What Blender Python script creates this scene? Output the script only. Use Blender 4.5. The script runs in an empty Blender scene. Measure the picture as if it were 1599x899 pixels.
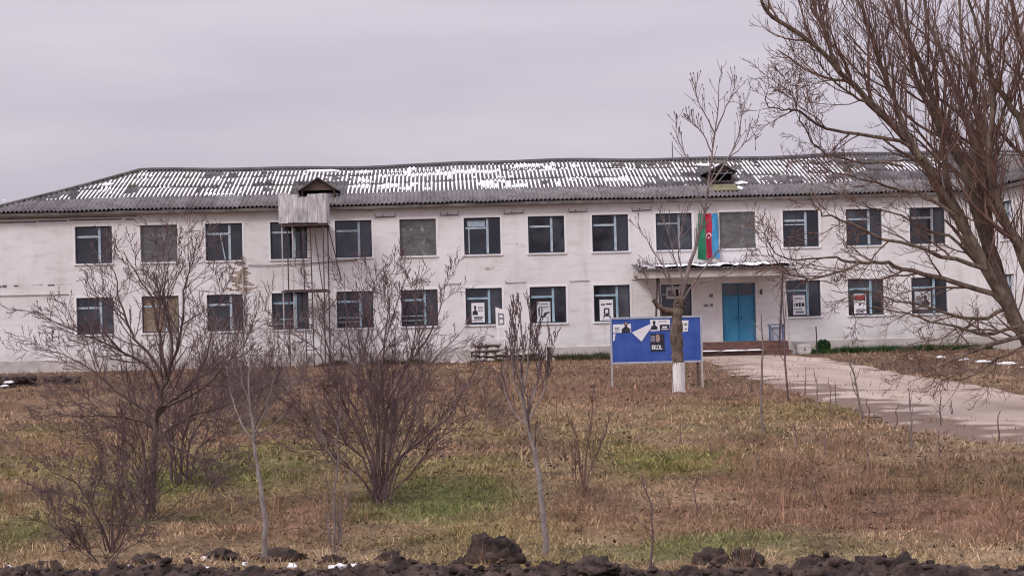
import bpy, math, random
import numpy as np
from mathutils import Vector, Matrix

# ------------------------------------------------------------------ camera, sky, sun
scn = bpy.context.scene
COL = scn.collection
F, CX, CY, CAMH = 2696.0, 799.5, 449.5, 2.2           # focal length in photo pixels, eye height in metres
PITCH, ROLL = math.atan(39.5 / F), -0.0249
cam = bpy.data.cameras.new('camera')
cam.sensor_width = 36.0
cam.lens = 36.0 * F / 1599.0
cam.clip_start, cam.clip_end = 0.5, 9000.0
camo = bpy.data.objects.new('camera', cam)
COL.objects.link(camo)
RC = Matrix.Rotation(math.pi / 2 + PITCH, 3, 'X') @ Matrix.Rotation(ROLL, 3, 'Z')
camo.matrix_world = Matrix.Translation((0, 0, CAMH)) @ RC.to_4x4()
scn.camera = camo

SUN_EL, SUN_AZ = math.radians(40), math.radians(224)  # azimuth clockwise from +Y: behind the camera, a little left
world = bpy.data.worlds.new('World')
scn.world = world
world.use_nodes = True
wn, wl = world.node_tree.nodes, world.node_tree.links
wn.clear()
w_out = wn.new('ShaderNodeOutputWorld')
w_bg = wn.new('ShaderNodeBackground')
w_bg.inputs['Strength'].default_value = 1.0
w_sky = wn.new('ShaderNodeTexSky')
w_sky.sky_type = 'NISHITA'
w_sky.sun_disc = False
w_sky.sun_elevation, w_sky.sun_rotation = SUN_EL, SUN_AZ
w_sky.air_density, w_sky.dust_density = 1.0, 4.0
w_tc = wn.new('ShaderNodeTexCoord')
w_sep = wn.new('ShaderNodeSeparateXYZ')
wl.new(w_tc.outputs['Generated'], w_sep.inputs[0])
w_map = wn.new('ShaderNodeMapping')
w_map.inputs['Scale'].default_value = (1.6, 1.6, 9.0)
w_map.inputs['Rotation'].default_value = (0.05, 0.0, 0.3)
wl.new(w_tc.outputs['Generated'], w_map.inputs[0])
w_noise = wn.new('ShaderNodeTexNoise')
w_noise.inputs['Scale'].default_value = 2.3
w_noise.inputs['Detail'].default_value = 5.0
w_noise.inputs['Roughness'].default_value = 0.5
wl.new(w_map.outputs[0], w_noise.inputs['Vector'])
w_ramp = wn.new('ShaderNodeValToRGB')                  # an even layer of winter cloud
w_ramp.color_ramp.elements[0].position = 0.3
w_ramp.color_ramp.elements[0].color = (0.555, 0.510, 0.600, 1)
w_ramp.color_ramp.elements[1].position = 0.72
w_ramp.color_ramp.elements[1].color = (0.680, 0.630, 0.705, 1)
wl.new(w_noise.outputs['Fac'], w_ramp.inputs[0])
w_sq = wn.new('ShaderNodeMath'); w_sq.operation = 'POWER'
w_cl = wn.new('ShaderNodeMath'); w_cl.operation = 'MAXIMUM'; w_cl.inputs[1].default_value = 0.0
wl.new(w_sep.outputs[2], w_cl.inputs[0])
wl.new(w_cl.outputs[0], w_sq.inputs[0]); w_sq.inputs[1].default_value = 1.5
w_ma = wn.new('ShaderNodeMath'); w_ma.operation = 'MULTIPLY_ADD'    # overcast sky: brighter overhead than at the horizon
wl.new(w_sq.outputs[0], w_ma.inputs[0]); w_ma.inputs[1].default_value = 1.75; w_ma.inputs[2].default_value = 0.97
w_mul = wn.new('ShaderNodeVectorMath'); w_mul.operation = 'SCALE'
wl.new(w_ramp.outputs[0], w_mul.inputs[0]); wl.new(w_ma.outputs[0], w_mul.inputs['Scale'])
w_ns = wn.new('ShaderNodeVectorMath'); w_ns.operation = 'SCALE'; w_ns.inputs['Scale'].default_value = 0.06
wl.new(w_sky.outputs[0], w_ns.inputs[0])
w_mix = wn.new('ShaderNodeMix'); w_mix.data_type = 'RGBA'
w_mix.inputs['Factor'].default_value = 0.06
wl.new(w_mul.outputs[0], w_mix.inputs[6]); wl.new(w_ns.outputs[0], w_mix.inputs[7])
wl.new(w_mix.outputs[2], w_bg.inputs[0]); wl.new(w_bg.outputs[0], w_out.inputs[0])

sun = bpy.data.lights.new('sun', 'SUN')
sun.energy, sun.angle, sun.color = 1.5, math.radians(16), (1.0, 0.955, 0.92)
suno = bpy.data.objects.new('sun', sun)
COL.objects.link(suno)
sd = Vector((math.sin(SUN_AZ) * math.cos(SUN_EL), math.cos(SUN_AZ) * math.cos(SUN_EL), math.sin(SUN_EL)))
suno.rotation_euler = (-sd).to_track_quat('-Z', 'Y').to_euler()
scn.view_settings.view_transform = 'Standard'
scn.view_settings.look = 'None'
scn.view_settings.exposure = 0.0
scn.view_settings.gamma = 1.0
scn.view_settings.use_curve_mapping = False
scn.cycles.filter_width = 1.1
scn.cycles.max_bounces = 6
scn.cycles.transparent_max_bounces = 12
scn.cycles.caustics_reflective = scn.cycles.caustics_refractive = False

# ------------------------------------------------------------------ helpers
random.seed(11)
rng = np.random.default_rng(5)
U = random.uniform


def P(px, py, d):
    """photo pixel -> world point at depth d (measured along world Y)"""
    v = RC @ Vector(((px - CX) / F, (CY - py) / F, -1.0))
    return Vector((0, 0, CAMH)) + v * (d / v.y)


def G(px, py):
    """photo pixel -> point of the flat ground"""
    v = RC @ Vector(((px - CX) / F, (CY - py) / F, -1.0))
    p = Vector((0, 0, CAMH)) + v * (-CAMH / v.z)
    return p


def _hash(ix, iy, seed):
    n = (ix.astype(np.int64) * 374761393 + iy.astype(np.int64) * 668265263 + seed * 1442695041) & 0x7fffffff
    n = ((n ^ (n >> 13)) * 1274126177) & 0x7fffffff
    return ((n ^ (n >> 16)) & 0xffff) / 65535.0


def vnoise(x, y, seed=0):
    x = np.asarray(x, float); y = np.asarray(y, float)
    ix, iy = np.floor(x), np.floor(y)
    fx, fy = x - ix, y - iy
    fx = fx * fx * (3 - 2 * fx); fy = fy * fy * (3 - 2 * fy)
    a = _hash(ix, iy, seed); b = _hash(ix + 1, iy, seed)
    c = _hash(ix, iy + 1, seed); d = _hash(ix + 1, iy + 1, seed)
    return (a * (1 - fx) + b * fx) * (1 - fy) + (c * (1 - fx) + d * fx) * fy


def fbm(x, y, seed=0, oct=4):
    s = 0; a = 0.5; t = 0
    for o in range(oct):
        s = s + a * vnoise(np.asarray(x) * 2 ** o + 17.3 * o, np.asarray(y) * 2 ** o - 9.1 * o, seed + o)
        t += a; a *= 0.5
    return s / t


def inside(poly, x, y):
    x = np.asarray(x, float); y = np.asarray(y, float)
    r = np.zeros(x.shape, bool)
    n = len(poly)
    for i in range(n):
        x1, y1 = poly[i]; x2, y2 = poly[(i + 1) % n]
        c = ((y1 > y) != (y2 > y)) & (x < (x2 - x1) * (y - y1) / (y2 - y1 + 1e-12) + x1)
        r ^= c
    return r


# ---- materials
def mat(name, c1, c2=None, rough=0.85, scale=3.0, detail=5.0, bump=0.0, bscale=None, spec=0.3, stretch=(1, 1, 1),
        rand=0.0, metallic=0.0, lo=0.35, hi=0.65, attr=None):
    m = bpy.data.materials.new(name); m.use_nodes = True
    n, l = m.node_tree.nodes, m.node_tree.links
    b = n['Principled BSDF']
    b.inputs['Roughness'].default_value = rough
    b.inputs['Specular IOR Level'].default_value = spec
    b.inputs['Metallic'].default_value = metallic
    tc = n.new('ShaderNodeTexCoord'); mp = n.new('ShaderNodeMapping')
    mp.inputs['Scale'].default_value = stretch
    l.new(tc.outputs['Object'], mp.inputs[0])
    out = None
    if attr:
        a = n.new('ShaderNodeAttribute'); a.attribute_name = attr
        out = a.outputs['Color']
    elif c2 is not None:
        nz = n.new('ShaderNodeTexNoise'); nz.inputs['Scale'].default_value = scale; nz.inputs['Detail'].default_value = detail
        nz.inputs['Roughness'].default_value = 0.6
        l.new(mp.outputs[0], nz.inputs['Vector'])
        r = n.new('ShaderNodeValToRGB')
        r.color_ramp.elements[0].position = lo; r.color_ramp.elements[0].color = (*c1, 1)
        r.color_ramp.elements[1].position = hi; r.color_ramp.elements[1].color = (*c2, 1)
        l.new(nz.outputs['Fac'], r.inputs[0]); out = r.outputs[0]
    else:
        b.inputs['Base Color'].default_value = (*c1, 1)
    if rand and out is not None:
        oi = n.new('ShaderNodeObjectInfo'); mr = n.new('ShaderNodeMapRange')
        mr.inputs['To Min'].default_value = 1 - rand; mr.inputs['To Max'].default_value = 1 + rand
        l.new(oi.outputs['Random'], mr.inputs[0])
        vm = n.new('ShaderNodeVectorMath'); vm.operation = 'SCALE'
        l.new(out, vm.inputs[0]); l.new(mr.outputs[0], vm.inputs['Scale']); out = vm.outputs[0]
    if out is not None:
        l.new(out, b.inputs['Base Color'])
    if bump:
        nb = n.new('ShaderNodeTexNoise'); nb.inputs['Scale'].default_value = bscale or scale * 6; nb.inputs['Detail'].default_value = 6
        l.new(mp.outputs[0], nb.inputs['Vector'])
        bp = n.new('ShaderNodeBump'); bp.inputs['Strength'].default_value = bump; bp.inputs['Distance'].default_value = 0.03
        l.new(nb.outputs['Fac'], bp.inputs['Height']); l.new(bp.outputs[0], b.inputs['Normal'])
    return m


def wall_material():
    """whitewashed brick: faint courses in relief, blotches, drip stains, bare patches"""
    m = bpy.data.materials.new('whitewashed_brick'); m.use_nodes = True
    n, l = m.node_tree.nodes, m.node_tree.links
    b = n['Principled BSDF']; b.inputs['Roughness'].default_value = 0.92; b.inputs['Specular IOR Level'].default_value = 0.15
    tc = n.new('ShaderNodeTexCoord'); sp = n.new('ShaderNodeSeparateXYZ'); cb = n.new('ShaderNodeCombineXYZ')
    l.new(tc.outputs['Object'], sp.inputs[0])
    ad = n.new('ShaderNodeMath'); ad.operation = 'ADD'
    l.new(sp.outputs[0], ad.inputs[0]); l.new(sp.outputs[1], ad.inputs[1])
    l.new(ad.outputs[0], cb.inputs[0]); l.new(sp.outputs[2], cb.inputs[1])

    def noise(scale, st, det=5):
        mp = n.new('ShaderNodeMapping'); mp.inputs['Scale'].default_value = st
        l.new(cb.outputs[0], mp.inputs[0])
        z = n.new('ShaderNodeTexNoise'); z.inputs['Scale'].default_value = scale; z.inputs['Detail'].default_value = det
        z.inputs['Roughness'].default_value = 0.62
        l.new(mp.outputs[0], z.inputs['Vector']); return z.outputs['Fac']

    def ramp(src, p0, c0, p1, c1):
        r = n.new('ShaderNodeValToRGB')
        r.color_ramp.elements[0].position = p0; r.color_ramp.elements[0].color = c0
        r.color_ramp.elements[1].position = p1; r.color_ramp.elements[1].color = c1
        l.new(src, r.inputs[0]); return r.outputs[0]

    def mix(fac, a, c):
        x = n.new('ShaderNodeMix'); x.data_type = 'RGBA'
        l.new(fac, x.inputs['Factor'])
        l.new(a, x.inputs[6]) if not isinstance(a, tuple) else setattr(x.inputs[6], 'default_value', a)
        l.new(c, x.inputs[7]) if not isinstance(c, tuple) else setattr(x.inputs[7], 'default_value', c)
        return x.outputs[2]
    W, K = (1, 1, 1, 1), (0, 0, 0, 1)
    base = ramp(noise(0.35, (1, 1.2, 1)), 0.35, (0.745, 0.715, 0.71, 1), 0.65, (0.865, 0.845, 0.845, 1))
    drip = ramp(noise(1.2, (1.3, 0.35, 1), 8), 0.53, K, 0.80, (0.50, 0.50, 0.50, 1))
    col = mix(drip, base, (0.48, 0.415, 0.37, 1))
    course = ramp(noise(1.1, (0.7, 2.6, 1), 8), 0.52, K, 0.72, (0.55, 0.55, 0.55, 1))
    col = mix(course, col, (0.56, 0.50, 0.47, 1))
    bare = ramp(noise(0.9, (1, 1.6, 1), 9), 0.665, K, 0.70, (0.8, 0.8, 0.8, 1))
    col = mix(bare, col, (0.42, 0.34, 0.285, 1))
    # splash-back dirt in the lowest courses
    lowz = n.new('ShaderNodeMapRange'); lowz.inputs['From Min'].default_value = 1.0; lowz.inputs['From Max'].default_value = 0.25
    l.new(sp.outputs[2], lowz.inputs[0])
    mm = n.new('ShaderNodeMath'); mm.operation = 'MULTIPLY'
    l.new(lowz.outputs[0], mm.inputs[0]); l.new(ramp(noise(1.3, (1, 0.8, 1), 7), 0.38, K, 0.62, (0.75, 0.75, 0.75, 1)), mm.inputs[1])
    col = mix(mm.outputs[0], col, (0.36, 0.31, 0.265, 1))
    l.new(col, b.inputs['Base Color'])
    br = n.new('ShaderNodeTexBrick')
    br.inputs['Scale'].default_value = 1.0; br.inputs['Brick Width'].default_value = 0.26; br.inputs['Row Height'].default_value = 0.077
    br.inputs['Mortar Size'].default_value = 0.007; br.inputs['Mortar Smooth'].default_value = 0.4
    l.new(cb.outputs[0], br.inputs['Vector'])
    b1 = n.new('ShaderNodeBump'); b1.inputs['Strength'].default_value = 0.38; b1.inputs['Distance'].default_value = 0.012; b1.invert = True
    l.new(br.outputs['Fac'], b1.inputs['Height'])
    b2 = n.new('ShaderNodeBump'); b2.inputs['Strength'].default_value = 0.35; b2.inputs['Distance'].default_value = 0.03
    l.new(noise(5.0, (1, 1, 1), 7), b2.inputs['Height']); l.new(b1.outputs[0], b2.inputs['Normal'])
    l.new(b2.outputs[0], b.inputs['Normal'])
    return m


def glass_material():
    m = bpy.data.materials.new('window_glass'); m.use_nodes = True
    n, l = m.node_tree.nodes, m.node_tree.links
    n.remove(n['Principled BSDF'])
    tr = n.new('ShaderNodeBsdfTransparent'); tr.inputs[0].default_value = (0.60, 0.66, 0.78, 1)
    gl = n.new('ShaderNodeBsdfGlossy'); gl.inputs['Roughness'].default_value = 0.04; gl.inputs['Color'].default_value = (0.9, 0.92, 1.0, 1)
    fr = n.new('ShaderNodeFresnel'); fr.inputs['IOR'].default_value = 1.68
    mx = n.new('ShaderNodeMixShader')
    l.new(fr.outputs[0], mx.inputs[0]); l.new(tr.outputs[0], mx.inputs[1]); l.new(gl.outputs[0], mx.inputs[2])
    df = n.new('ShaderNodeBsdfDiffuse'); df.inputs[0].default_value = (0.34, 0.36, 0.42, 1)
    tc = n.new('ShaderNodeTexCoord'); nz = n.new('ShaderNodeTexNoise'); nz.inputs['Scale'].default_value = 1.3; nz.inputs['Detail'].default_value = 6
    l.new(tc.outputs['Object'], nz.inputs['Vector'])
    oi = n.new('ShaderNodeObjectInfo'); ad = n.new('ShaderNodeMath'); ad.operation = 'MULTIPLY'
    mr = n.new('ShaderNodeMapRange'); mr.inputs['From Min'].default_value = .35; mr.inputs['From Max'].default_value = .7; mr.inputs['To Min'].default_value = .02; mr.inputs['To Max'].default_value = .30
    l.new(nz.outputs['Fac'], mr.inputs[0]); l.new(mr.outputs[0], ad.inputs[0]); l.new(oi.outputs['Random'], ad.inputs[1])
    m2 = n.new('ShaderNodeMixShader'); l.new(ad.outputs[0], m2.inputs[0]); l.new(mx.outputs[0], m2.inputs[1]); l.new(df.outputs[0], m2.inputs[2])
    l.new(m2.outputs[0], n['Material Output'].inputs[0])
    return m


M = {
    'wall': wall_material(),
    'plaster': mat('white_plaster_band', (0.82, 0.79, 0.78), (0.88, 0.86, 0.85), 0.9, 2.0, bump=0.15),
    'plinth': mat('plinth_render', (0.44, 0.40, 0.37), (0.62, 0.57, 0.54), 0.95, 1.6, bump=0.4),
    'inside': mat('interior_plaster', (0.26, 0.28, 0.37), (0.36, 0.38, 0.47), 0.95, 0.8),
    'glass': glass_material(),
    'frame_pale': mat('old_white_frame_paint', (0.33, 0.42, 0.50), (0.50, 0.58, 0.64), 0.6, 4.0),
    'frame_blue': mat('faded_blue_frame_paint', (0.25, 0.40, 0.50), (0.40, 0.53, 0.61), 0.6, 4.0),
    'frame_grey': mat('weathered_grey_frame_wood', (0.22, 0.23, 0.25), (0.36, 0.37, 0.39), 0.8, 4.0),
    'sash_dark': mat('dark_blue_sash_paint', (0.025, 0.035, 0.06), (0.05, 0.07, 0.11), 0.55, 5.0),
    'film': mat('dusty_plastic_film', (0.10, 0.10, 0.105), (0.19, 0.185, 0.185), 0.45, 2.2, stretch=(1, 1, 2.5), bump=0.5, bscale=5, rand=0.15),
    'board_tan': mat('weathered_plywood', (0.20, 0.15, 0.105), (0.31, 0.245, 0.175), 0.85, 3.0, stretch=(3, 1, .6)),
    'curtain': mat('dull_curtain_cloth', (0.12, 0.10, 0.095), (0.22, 0.19, 0.175), 0.9, 3.0, stretch=(6, 1, .6)),
    'slate': mat('asbestos_slate_sheet', (0.070, 0.064, 0.068), (0.165, 0.155, 0.157), 0.93, 2.2, bump=0.25, rand=0.18, stretch=(1, 1, 1)),
    'slate_dry': mat('dry_slate_sheet', (0.135, 0.125, 0.128), (0.25, 0.235, 0.238), 0.93, 2.2, bump=0.25, rand=0.16),
    'slate_moss': mat('mossy_slate_sheet', (0.070, 0.064, 0.056), (0.160, 0.150, 0.134), 0.95, 2.2, bump=0.3, rand=0.18),
    'ridge': mat('dark_ridge_cap', (0.055, 0.05, 0.055), (0.10, 0.095, 0.10), 0.9, 2.0),
    'timber': mat('old_brown_timber', (0.075, 0.05, 0.042), (0.15, 0.105, 0.085), 0.85, 4.0, stretch=(.5, 1, 3)),
    'timber_red': mat('old_red_timber', (0.16, 0.055, 0.045), (0.25, 0.105, 0.085), 0.85, 4.0),
    'eave': mat('eave_board', (0.10, 0.085, 0.08), (0.19, 0.165, 0.155), 0.9, 2.0),
    'snow': mat('old_snow', (0.82, 0.82, 0.85), (0.90, 0.90, 0.92), 0.75, 4.0, bump=0.35, bscale=14),
    'door': mat('blue_door_paint', (0.04, 0.22, 0.40), (0.07, 0.29, 0.49), 0.55, 2.5, stretch=(1, 1, .4), bump=0.1),
    'door_frame': mat('blue_door_frame_paint', (0.05, 0.15, 0.25), (0.10, 0.23, 0.35), 0.6, 3.0),
    'brick': mat('red_brown_step_brick', (0.17, 0.085, 0.07), (0.27, 0.15, 0.125), 0.9, 3.0, bump=0.3, rand=0.25),
    'brick_bare': mat('bare_tan_brick', (0.27, 0.20, 0.15), (0.38, 0.30, 0.23), 0.95, 6.0, bump=0.4, rand=0.3),
    'concrete': mat('grey_concrete', (0.30, 0.28, 0.27), (0.46, 0.44, 0.42), 0.93, 2.5, bump=0.3),
    'canopy': mat('canopy_edge_paint', (0.42, 0.37, 0.34), (0.60, 0.54, 0.51), 0.9, 2.0, stretch=(1, 1, .4), bump=0.2),
    'steel_dark': mat('rusty_dark_steel', (0.045, 0.035, 0.04), (0.12, 0.085, 0.085), 0.7, 5.0, stretch=(2, 2, .5)),
    'steel_pale': mat('painted_pipe', (0.38, 0.34, 0.33), (0.56, 0.52, 0.50), 0.7, 4.0, stretch=(2, 2, .6)),
    'sheet': mat('galvanised_sheet', (0.30, 0.28, 0.29), (0.66, 0.64, 0.64), 0.6, 2.2, metallic=0.0, bump=0.2, stretch=(3, 1, .7), rand=0.15),
    'blue_panel': mat('blue_board_sheet', (0.030, 0.078, 0.33), (0.060, 0.120, 0.42), 0.5, 2.2, bump=0.05),
    'board_frame': mat('pale_grey_board_frame', (0.34, 0.36, 0.44), (0.46, 0.48, 0.55), 0.6, 4.0),
    'paper': mat('white_paper', (0.76, 0.76, 0.78), (0.84, 0.84, 0.85), 0.85, 6.0),
    'paper_grey': mat('greyed_paper', (0.50, 0.53, 0.54), (0.64, 0.66, 0.66), 0.85, 6.0),
    'ink': mat('dark_ink', (0.02, 0.022, 0.04), (0.05, 0.05, 0.075), 0.8, 8.0),
    'ink_mid': mat('grey_ink', (0.16, 0.16, 0.20), (0.28, 0.28, 0.31), 0.8, 12.0),
    'ink_red': mat('red_ink', (0.38, 0.05, 0.05), (0.48, 0.09, 0.08), 0.8, 8.0),
    'skin': mat('printed_face_tone', (0.36, 0.25, 0.21), (0.46, 0.33, 0.28), 0.8, 8.0),
    'flag_green': mat('flag_green_cloth', (0.02, 0.17, 0.085), (0.03, 0.23, 0.12), 0.8, 5.0),
    'flag_red': mat('flag_red_cloth', (0.42, 0.022, 0.055), (0.52, 0.035, 0.08), 0.8, 5.0),
    'flag_blue': mat('flag_blue_cloth', (0.05, 0.27, 0.52), (0.075, 0.34, 0.60), 0.8, 5.0),
    'bark': mat('brown_bark', (0.075, 0.05, 0.045), (0.155, 0.11, 0.095), 0.95, 9.0, stretch=(1, 1, .35), bump=0.8, bscale=28),
    'bark_olive': mat('lichened_bark', (0.070, 0.048, 0.040), (0.215, 0.165, 0.125), 0.95, 8.0, stretch=(1, 1, .45), bump=0.9, bscale=24),
    'bark_grey': mat('pale_grey_bark', (0.19, 0.155, 0.145), (0.34, 0.29, 0.275), 0.95, 14.0, stretch=(1, 1, .5), bump=0.6, bscale=40),
    'twig': mat('purple_brown_twig', (0.092, 0.056, 0.058), (0.205, 0.137, 0.140), 0.9, 4.0),
    'twig_red': mat('reddish_twig', (0.115, 0.066, 0.056), (0.235, 0.145, 0.120), 0.9, 4.0),
    'twig_grey': mat('grey_brown_twig', (0.15, 0.115, 0.11), (0.27, 0.215, 0.205), 0.9, 4.0),
    'lime': mat('limewash_on_bark', (0.50, 0.46, 0.44), (0.80, 0.78, 0.77), 0.95, 9.0, stretch=(2, 2, .3), bump=0.7, bscale=20, lo=0.3, hi=0.5),
    'grass': mat('grass_blades', (0, 0, 0), rough=0.9, spec=0.15, attr='Col'),
    'soil': mat('wet_black_soil', (0.014, 0.010, 0.009), (0.105, 0.070, 0.058), 0.92, 6.0, bump=1.0, bscale=30, spec=0.3),
    'stone': mat('pale_rubble_stone', (0.34, 0.30, 0.27), (0.60, 0.55, 0.51), 0.95, 3.0, bump=0.6, rand=0.2),
    'bench_blue': mat('faded_blue_bench_paint', (0.10, 0.14, 0.26), (0.20, 0.25, 0.38), 0.7, 4.0),
    'box_white': mat('dirty_white_block', (0.48, 0.44, 0.41), (0.66, 0.62, 0.60), 0.9, 5.0, bump=0.3),
    'attic': mat('attic_darkness_black', (0.012, 0.010, 0.012), (0.03, 0.026, 0.03), 0.95, 3.0),
    'olive_board': mat('mossy_dormer_board', (0.15, 0.14, 0.075), (0.24, 0.22, 0.13), 0.9, 3.0),
}


# ---- meshes
class MB:
    def __init__(s):
        s.v, s.f, s.mi = [], [], []

    def quad(s, a, b, c, d, mi=0):
        i = len(s.v); s.v += [tuple(a), tuple(b), tuple(c), tuple(d)]; s.f.append((i, i + 1, i + 2, i + 3)); s.mi.append(mi)

    def poly(s, pts, mi=0):
        i = len(s.v); s.v += [tuple(p) for p in pts]; s.f.append(tuple(range(i, i + len(pts)))); s.mi.append(mi)

    def box(s, x0, x1, y0, y1, z0, z1, mi=0):
        i = len(s.v)
        s.v += [(x0, y0, z0), (x1, y0, z0), (x1, y1, z0), (x0, y1, z0), (x0, y0, z1), (x1, y0, z1), (x1, y1, z1), (x0, y1, z1)]
        for q in ((0, 3, 2, 1), (4, 5, 6, 7), (0, 1, 5, 4), (1, 2, 6, 5), (2, 3, 7, 6), (3, 0, 4, 7)):
            s.f.append(tuple(i + k for k in q)); s.mi.append(mi)

    def bar(s, a, b, w, h=None, mi=0, up=(0, 0, 1)):
        """rectangular bar from a to b"""
        h = h or w
        a, b = Vector(a), Vector(b); t = (b - a).normalized(); upv = Vector(up)
        if abs(t.dot(upv)) > 0.95: upv = Vector((0, 1, 0))
        x = t.cross(upv).normalized(); y = x.cross(t).normalized()
        i = len(s.v)
        for p in (a, b):
            for sx, sy in ((-1, -1), (1, -1), (1, 1), (-1, 1)):
                s.v.append(tuple(p + x * (sx * w / 2) + y * (sy * h / 2)))
        for q in ((0, 1, 2, 3), (7, 6, 5, 4), (0, 4, 5, 1), (1, 5, 6, 2), (2, 6, 7, 3), (3, 7, 4, 0)):
            s.f.append(tuple(i + k for k in q)); s.mi.append(mi)

    def pipe(s, pts, r, n=8, mi=0):
        pts = [Vector(p) for p in pts]; i0 = len(s.v)
        for k, p in enumerate(pts):
            t = (pts[min(k + 1, len(pts) - 1)] - pts[max(k - 1, 0)]).normalized()
            ref = Vector((0, 0, 1)) if abs(t.z) < 0.9 else Vector((1, 0, 0))
            x = t.cross(ref).normalized(); y = t.cross(x)
            rr = r[k] if isinstance(r, (list, tuple)) else r
            for j in range(n):
                a = 2 * math.pi * j / n
                s.v.append(tuple(p + (x * math.cos(a) + y * math.sin(a)) * rr))
        for k in range(len(pts) - 1):
            for j in range(n):
                s.f.append((i0 + k * n + j, i0 + k * n + (j + 1) % n, i0 + (k + 1) * n + (j + 1) % n, i0 + (k + 1) * n + j)); s.mi.append(mi)
        s.f.append(tuple(i0 + j for j in range(n))); s.mi.append(mi)
        s.f.append(tuple(i0 + (len(pts) - 1) * n + j for j in reversed(range(n)))); s.mi.append(mi)

    def mesh(s, name, mats, smooth=False):
        me = bpy.data.meshes.new(name)
        me.from_pydata(s.v, [], s.f)
        for m in (mats if isinstance(mats, (list, tuple)) else [mats]): me.materials.append(m)
        if any(s.mi): me.polygons.foreach_set('material_index', s.mi)
        if smooth: me.polygons.foreach_set('use_smooth', [True] * len(s.f))
        me.update()
        return me

    def build(s, name, mats, parent=None, smooth=False, bevel=0.0):
        o = link(name, s.mesh(name, mats, smooth), parent)
        if bevel:
            b = o.modifiers.new('bevel', 'BEVEL'); b.width = bevel; b.segments = 1; b.limit_method = 'ANGLE'
        return o


def link(name, data, parent=None):
    o = bpy.data.objects.new(name, data); COL.objects.link(o)
    if parent is not None: o.parent = parent
    return o


def tag(o, label=None, cat=None, group=None, kind=None):
    if label: o['label'] = label
    if cat: o['category'] = cat
    if group: o['group'] = group
    if kind: o['kind'] = kind
    return o


def empty(name, loc, rz=0.0):
    o = bpy.data.objects.new(name, None); o.empty_display_size = 0.3
    o.location = loc; o.rotation_euler = (0, 0, rz); COL.objects.link(o)
    return o


def np_mesh(name, verts, faces, mats, colors=None, smooth=False, mi=None):
    """verts (N,3); faces (M,k) all with k corners"""
    me = bpy.data.meshes.new(name)
    verts = np.asarray(verts, np.float32); faces = np.asarray(faces, np.int32)
    k = faces.shape[1]
    me.vertices.add(len(verts)); me.vertices.foreach_set('co', verts.ravel())
    me.loops.add(faces.size); me.loops.foreach_set('vertex_index', faces.ravel())
    me.polygons.add(len(faces)); me.polygons.foreach_set('loop_start', np.arange(0, faces.size, k, dtype=np.int32))
    for m in (mats if isinstance(mats, (list, tuple)) else [mats]): me.materials.append(m)
    if mi is not None: me.polygons.foreach_set('material_index', np.asarray(mi, np.int32))
    if smooth: me.polygons.foreach_set('use_smooth', np.ones(len(faces), bool))
    if colors is not None:
        ca = me.color_attributes.new('Col', 'FLOAT_COLOR', 'POINT')
        c4 = np.ones((len(verts), 4), np.float32); c4[:, :3] = colors
        ca.data.foreach_set('color', c4.ravel())
    me.update(calc_edges=True)
    return me


# ------------------------------------------------------------------ the building's frame
YAW = 0.03923
BX0, BY0 = -19.341, 80.0
MOD, HW = 3.004, 0.85
EU, EV = Vector((math.cos(YAW), math.sin(YAW), 0)), Vector((-math.sin(YAW), math.cos(YAW), 0))


def B(u, v, z):
    return Vector((BX0, BY0, 0)) + EU * u + EV * v + Vector((0, 0, z))


def atB(px, py, v):
    """photo pixel -> (u, z) on the plane v of the building's frame"""
    d = RC @ Vector(((px - CX) / F, (CY - py) / F, -1.0)); o = Vector((0, 0, CAMH))
    p0 = B(0, v, 0); t = EV.dot(p0 - o) / EV.dot(d); w = o + d * t
    return EU.dot(w - Vector((BX0, BY0, 0))), w.z


# ------------------------------------------------------------------ ground, road, soil
ROAD_LO = [(1040, 561), (1098, 565), (1150, 584), (1210, 603), (1300, 632), (1345, 650), (1420, 668), (1500, 683), (1599, 696), (1760, 716), (2000, 745)]
ROAD_HI = [(1040, 556), (1100, 554), (1245, 555), (1300, 561), (1345, 571), (1400, 582), (1500, 599), (1599, 615), (1760, 640), (2000, 672)]
def _res(lst, n):
    pts = [G(*p) for p in lst]
    d = [0]
    for a, b in zip(pts, pts[1:]): d.append(d[-1] + (b - a).length)
    s = np.linspace(0, d[-1], n)
    return np.stack([np.interp(s, d, [p.x for p in pts]), np.interp(s, d, [p.y for p in pts])], 1)
NR = 260
r_lo, r_hi = _res(ROAD_LO, NR), _res(ROAD_HI, NR)
# keep the far end just in front of the steps
def _clampfar(a):
    for i in range(len(a)):
        u = (a[i, 0] - BX0) * EU.x + (a[i, 1] - BY0) * EU.y
        v = (a[i, 0] - BX0) * EV.x + (a[i, 1] - BY0) * EV.y
        if v > -2.45:
            a[i] -= np.array([EV.x, EV.y]) * (v + 2.45)
    return a
r_lo, r_hi = _clampfar(r_lo), _clampfar(r_hi)
ROAD_POLY = list(map(tuple, r_lo)) + list(map(tuple, r_hi[::-1]))


SOIL_A, SOIL_B = G(-60, 896), G(1660, 900)             # far edge of the turned soil
def soil_dist(x, y):
    """distance beyond the far edge of the soil strip (positive = grass side)"""
    t = (SOIL_B - SOIL_A).normalized()
    return (np.asarray(x) - SOIL_A.x) * (-t.y) + (np.asarray(y) - SOIL_A.y) * t.x


def wall_dist(x, y):
    return -((np.asarray(x) - BX0) * EV.x + (np.asarray(y) - BY0) * EV.y)


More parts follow.
